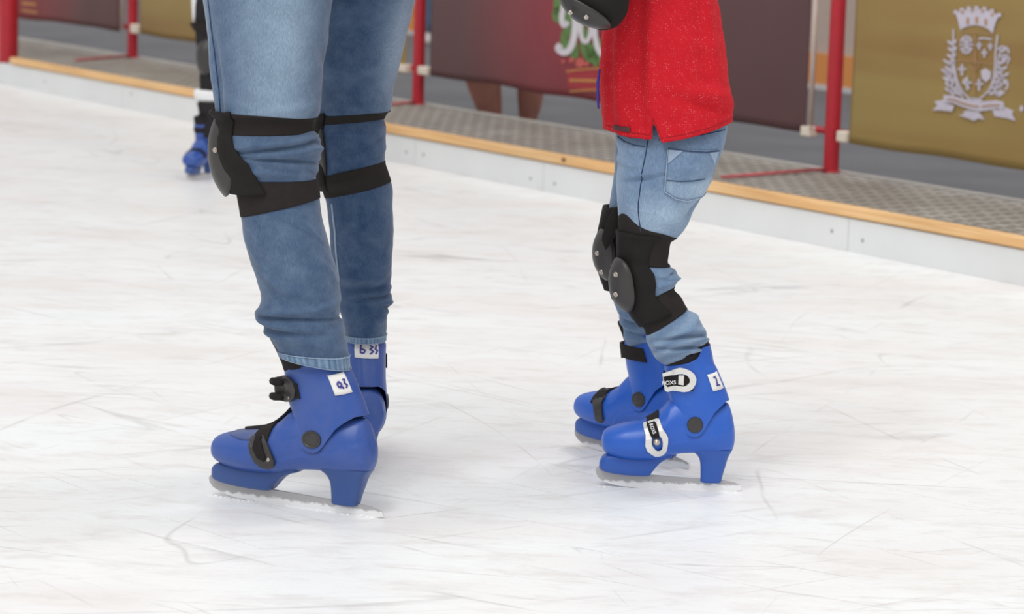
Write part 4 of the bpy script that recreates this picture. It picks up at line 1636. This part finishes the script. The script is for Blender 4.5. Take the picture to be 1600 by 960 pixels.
def ribbon(mbx, pts, w, off=0.0365, dens=6, taper=False):
    """flat brush stroke in the banner plane, width w in pixels"""
    P = []
    ext = [pts[0]] + list(pts) + [pts[-1]]
    for i in range(1, len(ext) - 2):
        a, b, c, d = ext[i - 1], ext[i], ext[i + 1], ext[i + 2]
        for q in range(dens):
            t = q / dens
            P.append(tuple(0.5 * ((2 * b[k]) + (-a[k] + c[k]) * t + (2 * a[k] - 5 * b[k] + 4 * c[k] - d[k]) * t * t + (-a[k] + 3 * b[k] - 3 * c[k] + d[k]) * t ** 3) for k in (0, 1)))
    P.append(pts[-1])
    n = len(P)
    Lp, Rp = [], []
    for i, p in enumerate(P):
        a, b = P[max(0, i - 1)], P[min(n - 1, i + 1)]
        dx, dy = b[0] - a[0], b[1] - a[1]
        l = math.hypot(dx, dy) or 1
        ww = w / 2 * (1 if not taper else max(0.12, math.sin(PI * (i + .5) / n)))
        Lp.append((p[0] - dy / l * ww, p[1] + dx / l * ww))
        Rp.append((p[0] + dy / l * ww, p[1] - dx / l * ww))
    for i in range(n - 1):
        flat(mbx, [Lp[i], Lp[i + 1], Rp[i + 1], Rp[i]], off)


def disc(mbx, x, y, rx, ry, off=0.0365, n=14):
    flat(mbx, [(x + rx * math.cos(2 * PI * k / n), y + ry * math.sin(2 * PI * k / n)) for k in range(n)], off)


M['print_white'] = plain('white_print', (214, 208, 214), 0.55, var=0.03)
M['print_green'] = plain('green_print', (92, 128, 66), 0.55, var=0.2, scale=30)
M['print_pink'] = plain('coral_print', (196, 90, 84), 0.55)
M['print_red'] = plain('bright_red_print', (162, 44, 54), 0.55, var=0.05)
M['print_gold'] = plain('gold_lettering', (200, 138, 76), 0.55)
M['print_lilac'] = plain('pale_lilac_print', (196, 190, 204), 0.55, var=0.04)
M['print_tan'] = plain('tan_print', (172, 132, 96), 0.55)

mb = MB()
for pts in ([(868, -6), (873, 14), (876, 36)], [(880, 46), (884, 72), (890, 86)], [(898, 60), (897, 84), (895, 92)], [(908, 62), (917, 84), (925, 98)], [(918, 64), (924, 84), (933, 104)],
            [(930, 64), (932, 84), (940, 100)], [(905, 30), (912, 56), (914, 72)], [(885, 12), (890, 34), (886, 60)], [(872, 10), (870, 24), (874, 36)], [(940, 60), (938, 76), (948, 92)], [(960, 30), (955, 60), (970, 90)]):
    ribbon(mb, pts, 15, 0.034, taper=True)
mb.build('leaf_print', M['print_green'], jb, smooth=False)
mb = MB()
flat(mb, [(885, 108), (935, 106), (990, 108), (1000, 146), (940, 142), (888, 138)], 0.034)
mb.build('lower_title_panel', M['print_red'], jb, smooth=False)
mb = MB()
ribbon(mb, [(884, 112), (905, 109), (935, 107), (990, 110)], 2.5)
for x in range(892, 985, 5):
    disc(mb, x, 125.5 + (x - 892) * 0.02, 2.6, 2.6, n=8)
ribbon(mb, [(890, 143), (915, 141), (940, 141), (990, 146)], 2.5)
mb.build('small_lettering', M['print_gold'], jb, smooth=False)
mb = MB()
for x, y, r in ((906, 98, 7.5), (893, 94, 4), (880, 96, 3), (916, 100, 4)):
    disc(mb, x, y, r, r)
mb.build('flower_print', M['print_pink'], jb, smooth=False)
mb = MB()
ribbon(mb, [(881, 8), (878, 22), (878, 34), (882, 40), (887, 34)], 8, 0.0375)
ribbon(mb, [(888, 6), (896, 18), (899, 36), (896, 62), (889, 78), (880, 82), (872, 76), (876, 70)], 10, 0.0375)
ribbon(mb, [(916, 20), (908, 36), (908, 56), (914, 66), (921, 58), (923, 40), (920, 24)], 6.5, 0.0375)
ribbon(mb, [(932, 20), (929, 50), (934, 76), (945, 88), (956, 76), (958, 40)], 8, 0.0375)
ribbon(mb, [(975, 10), (972, 60), (985, 80), (1000, 60)], 9, 0.0375)
mb.build('cursive_lettering', M['print_white'], jb, smooth=False)
mb = MB()
ribbon(mb, [(34, 5), (56, 7)], 4)
ribbon(mb, [(34, 16), (58, 20)], 3)
mb.build('small_lettering', M['print_gold'], mbn, smooth=False)


# coat of arms: coordinates measured at 4.8x around (1440,0)
def Z(x, y):
    return (1440 + x / 4.8, y / 4.8)


def ZP(pts):
    return [Z(x, y) for x, y in pts]


mb = MB()
# mural crown in strips so that it follows its arc
top = [(255, 80), (300, 62), (352, 52), (410, 48), (468, 54), (525, 72), (580, 100)]
midl = [(272, 150), (315, 135), (362, 126), (410, 122), (462, 128), (510, 142), (556, 165)]
bot = [(288, 225), (325, 205), (368, 192), (410, 188), (455, 198), (498, 218), (532, 250)]
for i in range(6):
    flat(mb, ZP([midl[i], midl[i + 1], bot[i + 1], bot[i]]))
    flat(mb, ZP([(top[i][0], top[i][1] + 18), (top[i + 1][0], top[i + 1][1] + 18), midl[i + 1], midl[i]]))
for i in range(7):
    x, y = top[i]
    flat(mb, ZP([(x - 14, y - 2), (x + 16, y - 2), (x + 16, y + 26), (x - 14, y + 26)]))
# shield outline
ribbon(mb, ZP([(245, 300), (240, 400), (245, 500), (265, 600), (300, 680), (350, 730), (400, 748), (450, 730), (500, 680), (535, 600), (550, 500), (555, 380), (570, 262)]), 2.4)
# charges
for cx, cy, r in ((335, 335, 46),):
    for k in range(8):
        a = 2 * PI * k / 8
        ribbon(mb, ZP([(cx, cy), (cx + r * math.cos(a), cy + 1.4 * r * math.sin(a))]), 2.4, dens=2)
    for k in range(12):
        a = 2 * PI * k / 12
        disc(mb, *Z(cx + r * .9 * math.cos(a), cy + 1.35 * r * math.sin(a)), 2.2, 2.6, n=6)
ribbon(mb, ZP([(425, 290), (475, 286), (525, 296)]), 2.6, dens=2)
for cx, cy, r in ((430, 340, 20), (515, 345, 18), (470, 395, 22), (302, 518, 30), (430, 630, 32), (340, 620, 36)):
    ribbon(mb, ZP([(cx, cy - r * 1.2), (cx, cy + r * 1.6)]), 3.2, dens=2)
    ribbon(mb, ZP([(cx - r, cy), (cx + r, cy)]), 3.4, dens=2)
ribbon(mb, ZP([(320, 590), (350, 670)]), 5, dens=2)
flat(mb, ZP([(445, 530), (480, 512), (520, 540), (515, 590), (482, 618), (450, 585)]))
# left branch and leaves
ribbon(mb, ZP([(238, 220), (235, 330), (232, 430), (240, 540), (262, 640), (310, 740)]), 2.2)
for i, (x, y) in enumerate([(235, 330), (238, 380), (232, 430), (225, 480), (215, 520), (205, 560), (225, 600), (215, 640), (245, 660), (240, 700), (280, 700), (205, 470), (190, 540), (200, 600), (215, 680)]):
    ribbon(mb, ZP([(x + 6, y + 16), (x - 22, y - 8), (x - 42, y - 24)]), 4.2, taper=True, dens=3)
    ribbon(mb, ZP([(x, y + 10), (x + 16, y - 12), (x + 22, y - 34)]), 3.2, taper=True, dens=3)
# right branch and leaves
ribbon(mb, ZP([(600, 370), (575, 430), (565, 520), (545, 610), (500, 700)]), 2.2)
for i, (x, y) in enumerate([(600, 380), (610, 440), (590, 470), (600, 520), (580, 540), (585, 590), (560, 610), (575, 650), (545, 660), (560, 700), (520, 700), (610, 570), (600, 630), (580, 710)]):
    ribbon(mb, ZP([(x - 8, y + 16), (x + 20, y - 8), (x + 46, y - 22)]), 4.4, taper=True, dens=3)
    ribbon(mb, ZP([(x, y + 10), (x - 14, y - 12), (x - 18, y - 32)]), 3.0, taper=True, dens=3)
ribbon(mb, ZP([(570, 370), (605, 350), (645, 365), (650, 400)]), 2.6)
ribbon(mb, ZP([(590, 430), (625, 410), (655, 440), (640, 480)]), 2.6)
ribbon(mb, ZP([(610, 600), (640, 610), (640, 660), (620, 670)]), 2.8)
# scroll
sc_t = [(165, 712), (230, 716), (300, 738), (370, 758), (430, 766), (500, 758), (560, 752), (615, 766)]
sc_b = [(165, 770), (228, 772), (292, 796), (362, 822), (430, 836), (505, 826), (565, 812), (620, 830)]
for i in range(7):
    flat(mb, ZP([sc_t[i], sc_t[i + 1], sc_b[i + 1], sc_b[i]]))
flat(mb, ZP([(165, 748), (92, 762), (120, 790), (78, 826), (150, 828), (228, 838), (245, 795), (170, 772)]))
flat(mb, ZP([(612, 800), (690, 832), (676, 858), (704, 908), (640, 888), (545, 872), (530, 822), (600, 826)]))
flat(mb, ZP([(335, 742), (370, 732), (430, 736), (460, 756), (430, 768), (360, 760)]))
# pendant below the scroll
flat(mb, ZP([(310, 836), (345, 828), (430, 842), (445, 862), (470, 900), (430, 890), (390, 908), (350, 888), (320, 880), (275, 862), (320, 856)]))
disc(mb, 1596, 170, 3.6, 6, n=4)
mb.build('coat_of_arms', M['print_lilac'], gb, smooth=False)
mb = MB()
for (x, y) in ((345, 158), (412, 150), (480, 166)):
    flat(mb, ZP([(x - 9, y - 24), (x + 9, y - 24), (x + 9, y + 24), (x - 9, y + 24)]), 0.0385)
for (x, y) in ((305, 88), (380, 76), (455, 80), (530, 108)):
    flat(mb, ZP([(x - 12, y + 12), (x, y - 16), (x + 12, y + 12)]), 0.0385)
ribbon(mb, ZP([(190, 744), (240, 750), (310, 776), (370, 792), (425, 800)]), 2.4, 0.0385)
ribbon(mb, ZP([(450, 800), (510, 792), (585, 790)]), 2.4, 0.0385)
ribbon(mb, ZP([(290, 240), (400, 240), (535, 255)]), 1.6, 0.0385)
ribbon(mb, ZP([(262, 452), (400, 462), (540, 480)]), 1.4, 0.0385)
ribbon(mb, ZP([(398, 260), (400, 420), (398, 720)]), 1.4, 0.0385)
ribbon(mb, ZP([(365, 480), (385, 520), (420, 510), (425, 470), (390, 440)]), 1.4, 0.0385)
mb.build('crest_detail', M['print_tan'], gb, smooth=False)

# ------------------------------------------------------------------ far wall
WA, WB = G(640, 54), G(1290, 141)
wd_ = (WB - WA); wd_.z = 0; wd_.normalize()
wn = Vector((-wd_.y, wd_.x, 0))
if wn.y < 0: wn = -wn
hz = PL(1290, 84, WB, wn).z
print('wall', WA, WB, 'band', hz)


def wallbox(name, z0, z1, t, mt, lab):
    mb = MB()
    c = (WA + WB) / 2 + wn * (0.1 - t / 2 + 0.0) + up * (z0 + z1) / 2
    mb.box(c, wd_ * 14, wn * (0.1 + t / 2), up * (z1 - z0) / 2)
    o = mb.build(name, mt, None, smooth=False)
    tag(o, lab, kind='structure')


wallbox('wall_back', 0, 3.2, 0, M['cream'], 'cream hall wall')
wallbox('baseboard_back', 0.03, hz, 0.015, M['orange'], 'orange painted band at the foot of the wall')
wallbox('trim_8', 0.0, 0.03, 0.02, M['whiteline'], 'white line at the foot of the wall')

# ================================================================== people beyond the fence
def simple_limb(secs, Y, mt, name, parent, p=2.1, nv=60, nt=32, wr=.0008, fade=None):
    L_ = Limb(secs, Y, p, (), wr)
    mb = MB()
    L_.grid(mb, nv=nv, nt=nt, fade=fade)
    return mb.build(name, mt, parent)


pY = G(790, 214).y
bp = empty('person', (G(790, 214).x, pY, 0), 'bare-legged person whose dark calves show below the long maroon banner', 'person')
mb = MB()
for secs in ([(-150, 722, -150, 800, 0, .9), (0, 716, 0, 792, 0, .9), (60, 722, 60, 786, 0, .9), (110, 724, 110, 784, 0, .9), (135, 730, 135, 783, 0, .9), (160, 740, 160, 784, 0, .9), (182, 749, 184, 784, 0, .9), (203, 754, 203, 780, 0, .9), (212, 750, 212, 782, 0, .9)],
             [(-150, 800, -150, 876, 0, .9), (0, 800, 0, 872, 0, .9), (60, 806, 60, 864, 0, .9), (120, 808, 120, 856, 0, .9), (145, 808, 145, 850, 0, .9), (170, 810, 170, 845, 0, .9), (190, 811, 190, 838, 0, .9), (205, 812, 205, 836, 0, .9), (216, 808, 216, 840, 0, .9)]):
    Limb(secs, pY, 2.1, (), .0005).grid(mb, nv=60, nt=32)
hipl = Limb([(-420, 715, -420, 880, 0, .7), (-250, 715, -250, 885, 0, .7), (-130, 720, -130, 880, 0, .7)], pY, 2.1)
hipl.grid(mb, nv=10, nt=32)
mb.build('body', M['skin'], bp)
for x0_, y0_ in ((762, 216), (822, 220)):
    mb = MB()
    c = G(x0_, y0_)
    rows = []
    for i in range(10):
        t = i / 9
        yy = -0.15 + 0.25 * t
        hw = .045 * math.sin(PI * (0.12 + .76 * t)) ** .4
        hh = .035 + .035 * t
        rows.append([c + Vector((hw * math.cos(a), yy, hh * max(-0, (1 + math.sin(a)) * .5 + .01))) for a in [2 * PI * j / 16 for j in range(16)]])
    mb.grid(rows, True, True, True)
    mb.build('shoe', M['dark_cloth'], bp)

jY = G(676, 68).y
bj = empty('person', (G(676, 68).x, jY, 0), 'distant person in blue trousers glimpsed between the red post and the long maroon banner', 'person')
mb = MB()
for x0_ in (664, 688):
    Limb([(-260, x0_ - 4, -260, x0_ + 18, 0, .9), (-120, x0_ - 2, -120, x0_ + 17, 0, .9), (-20, x0_, -20, x0_ + 14, 0, .9), (50, x0_ + 1, 50, x0_ + 12, 0, .9)], jY, 2.1).grid(mb, nv=20, nt=24)
mb.build('trousers', M['denim_adult'], bj)
for x0_ in (670, 694):
    mb = MB()
    c = G(x0_, 68)
    rows = []
    for i in range(8):
        t = i / 7
        hw = .045 * math.sin(PI * (0.12 + .76 * t)) ** .4
        rows.append([c + Vector((hw * math.cos(a), -.15 + .25 * t, (.04 + .05 * t) * ((1 + math.sin(a)) * .5 + .01))) for a in [2 * PI * j / 16 for j in range(16)]])
    mb.grid(rows, True, True, True)
    mb.build('shoe', M['shoe'], bj)

# ================================================================== third skater behind the adult
T_toe, T_heel = G(287, 285), G(338, 273)
TY = (T_toe * .4 + T_heel * .6).y
tsk = empty('person', (T_heel.x, TY, 0), 'skater in black leggings and white top half hidden behind the adult in jeans', 'person')
make_skate(tsk, T_toe, T_heel, 0.8, 'plainstrap', M['boot_adult'], M['sole_adult'], simple=True)
T2t, T2h = G(382, 262), G(412, 250)
make_skate(tsk, T2t, T2h, 0.85, 'plainstrap', M['boot_adult'], M['sole_adult'], simple=True)
mb = MB()
Limb([(-60, 310, -60, 372, 0, .9), (0, 306, 0, 360, 0, .9), (35, 304, 35, 352, 0, .9), (60, 306, 60, 350, 0, .9), (90, 309, 90, 348, 0, .9), (120, 312, 120, 346, 0, .9), (150, 312, 150, 344, 0, .9), (175, 312, 175, 340, 0, .9), (205, 312, 205, 340, 0, .9)], TY, 2.1, ((-1.8, .8, 45, 0, 4, .003), (-1.8, .8, 55, 0, 3, -.003)), .001).grid(mb, nv=90, nt=36)
Limb([(-60, 350, -60, 420, .1, .9), (35, 360, 35, 410, .1, .9), (90, 368, 90, 408, .12, .9), (150, 380, 150, 410, .15, .9), (195, 384, 195, 410, .18, .9)], TY, 2.1).grid(mb, nv=50, nt=32)
mb.build('leggings', M['dark_cloth'], tsk)
mb = MB()
Limb([(-330, 320, -330, 400, .06, .8), (-250, 300, -250, 420, .06, .8), (-120, 300, -120, 416, .06, .8), (0, 299, 0, 414, .06, .8), (26, 301, 26, 412, .06, .8), (38, 303, 36, 410, .06, .8)], TY, 2.2, (), .002).grid(mb, nv=40, nt=48)
mb.build('white_top', M['white_cloth'], tsk)
mb = MB()
Limb([(139, 304, 142, 348, 0, .95), (142, 303, 145, 349, 0, .95), (152, 304, 155, 348, 0, .95), (157, 308, 159, 346, 0, .9)], TY, 2.1, (), .0008).grid(mb, nv=14, nt=40)
mb.build('sock_cuff', M['white_cloth'], tsk)
mb = MB()
cT = Q(318, 88, TY - .04)
dome(mb, cT, (-0.55, -0.8, 0), (0.05, 0, 1), .045, .07, .02, curl=.015)
kpT = mb.build('knee_pad', M['cap'], tsk, solid=.006)
mb = MB()
Limb([(36, 296, 36, 352, 0, .9), (42, 299, 42, 352, 0, .9), (48, 303, 48, 351, 0, .9)], TY, 2.1, (), .001).grid(mb, nv=10, nt=32)
mb.build('pad_strap', M['strap'], tsk)
mb = MB()
Limb([(160, 308, 160, 348, 0, 1.1), (185, 312, 185, 348, 0, 1.2), (214, 314, 214, 350, 0, 1.2)], TY, 2.1, (), .001).grid(mb, nv=20, nt=32)
mb.build('shin_cover', M['dark_cloth'], tsk)

shavings('ice_shavings', A_toe, A_heel, 'loose ice shavings along the blade of the adult in front', 130, .005, .006)
shavings('ice_shavings', C_toe, C_heel, 'loose ice shavings along the near blade of the child', 90, .004, .004)

# ================================================================== light
w = bpy.data.worlds.new('world')
S.world = w
w.use_nodes = True
nt = w.node_tree
bg = nt.nodes['Background']
tc = nt.nodes.new('ShaderNodeTexCoord')
sp = nt.nodes.new('ShaderNodeSeparateXYZ')
nt.links.new(tc.outputs['Generated'], sp.inputs[0])
mr = nt.nodes.new('ShaderNodeMapRange')
mr.inputs['From Min'].default_value = -0.2
mr.inputs['From Max'].default_value = 0.9
nt.links.new(sp.outputs['Z'], mr.inputs['Value'])
cr = nt.nodes.new('ShaderNodeValToRGB')
cr.color_ramp.elements[0].color = (0.55, 0.54, 0.54, 1)
cr.color_ramp.elements[1].color = (1.0, 1.0, 1.0, 1)
nt.links.new(mr.outputs['Result'], cr.inputs['Fac'])
nt.links.new(cr.outputs['Color'], bg.inputs['Color'])
bg.inputs['Strength'].default_value = 0.86

sd = bpy.data.lights.new('daylight', 'SUN')
sd.energy = 0.9
sd.angle = math.radians(35)
so = bpy.data.objects.new('daylight', sd)
COL.objects.link(so)
so.rotation_euler = (math.radians(38), math.radians(-18), 0)
for i, (x, y) in enumerate(((-1.5, 3.0), (1.5, 6.5))):
    ld = bpy.data.lights.new('ceiling_lamp', 'AREA')
    ld.shape = 'DISK'
    ld.size = 0.7
    ld.energy = 45
    lo = bpy.data.objects.new('ceiling_lamp', ld)
    COL.objects.link(lo)
    lo.location = (x, y, 5.0)

S.view_settings.view_transform = 'Standard'
S.view_settings.look = 'None'
S.view_settings.gamma = 1.0
S.view_settings.exposure = 0.0
S.view_settings.use_curve_mapping = False
for o in bpy.data.objects:
    if '_local' in o.keys():
        del o['_local']
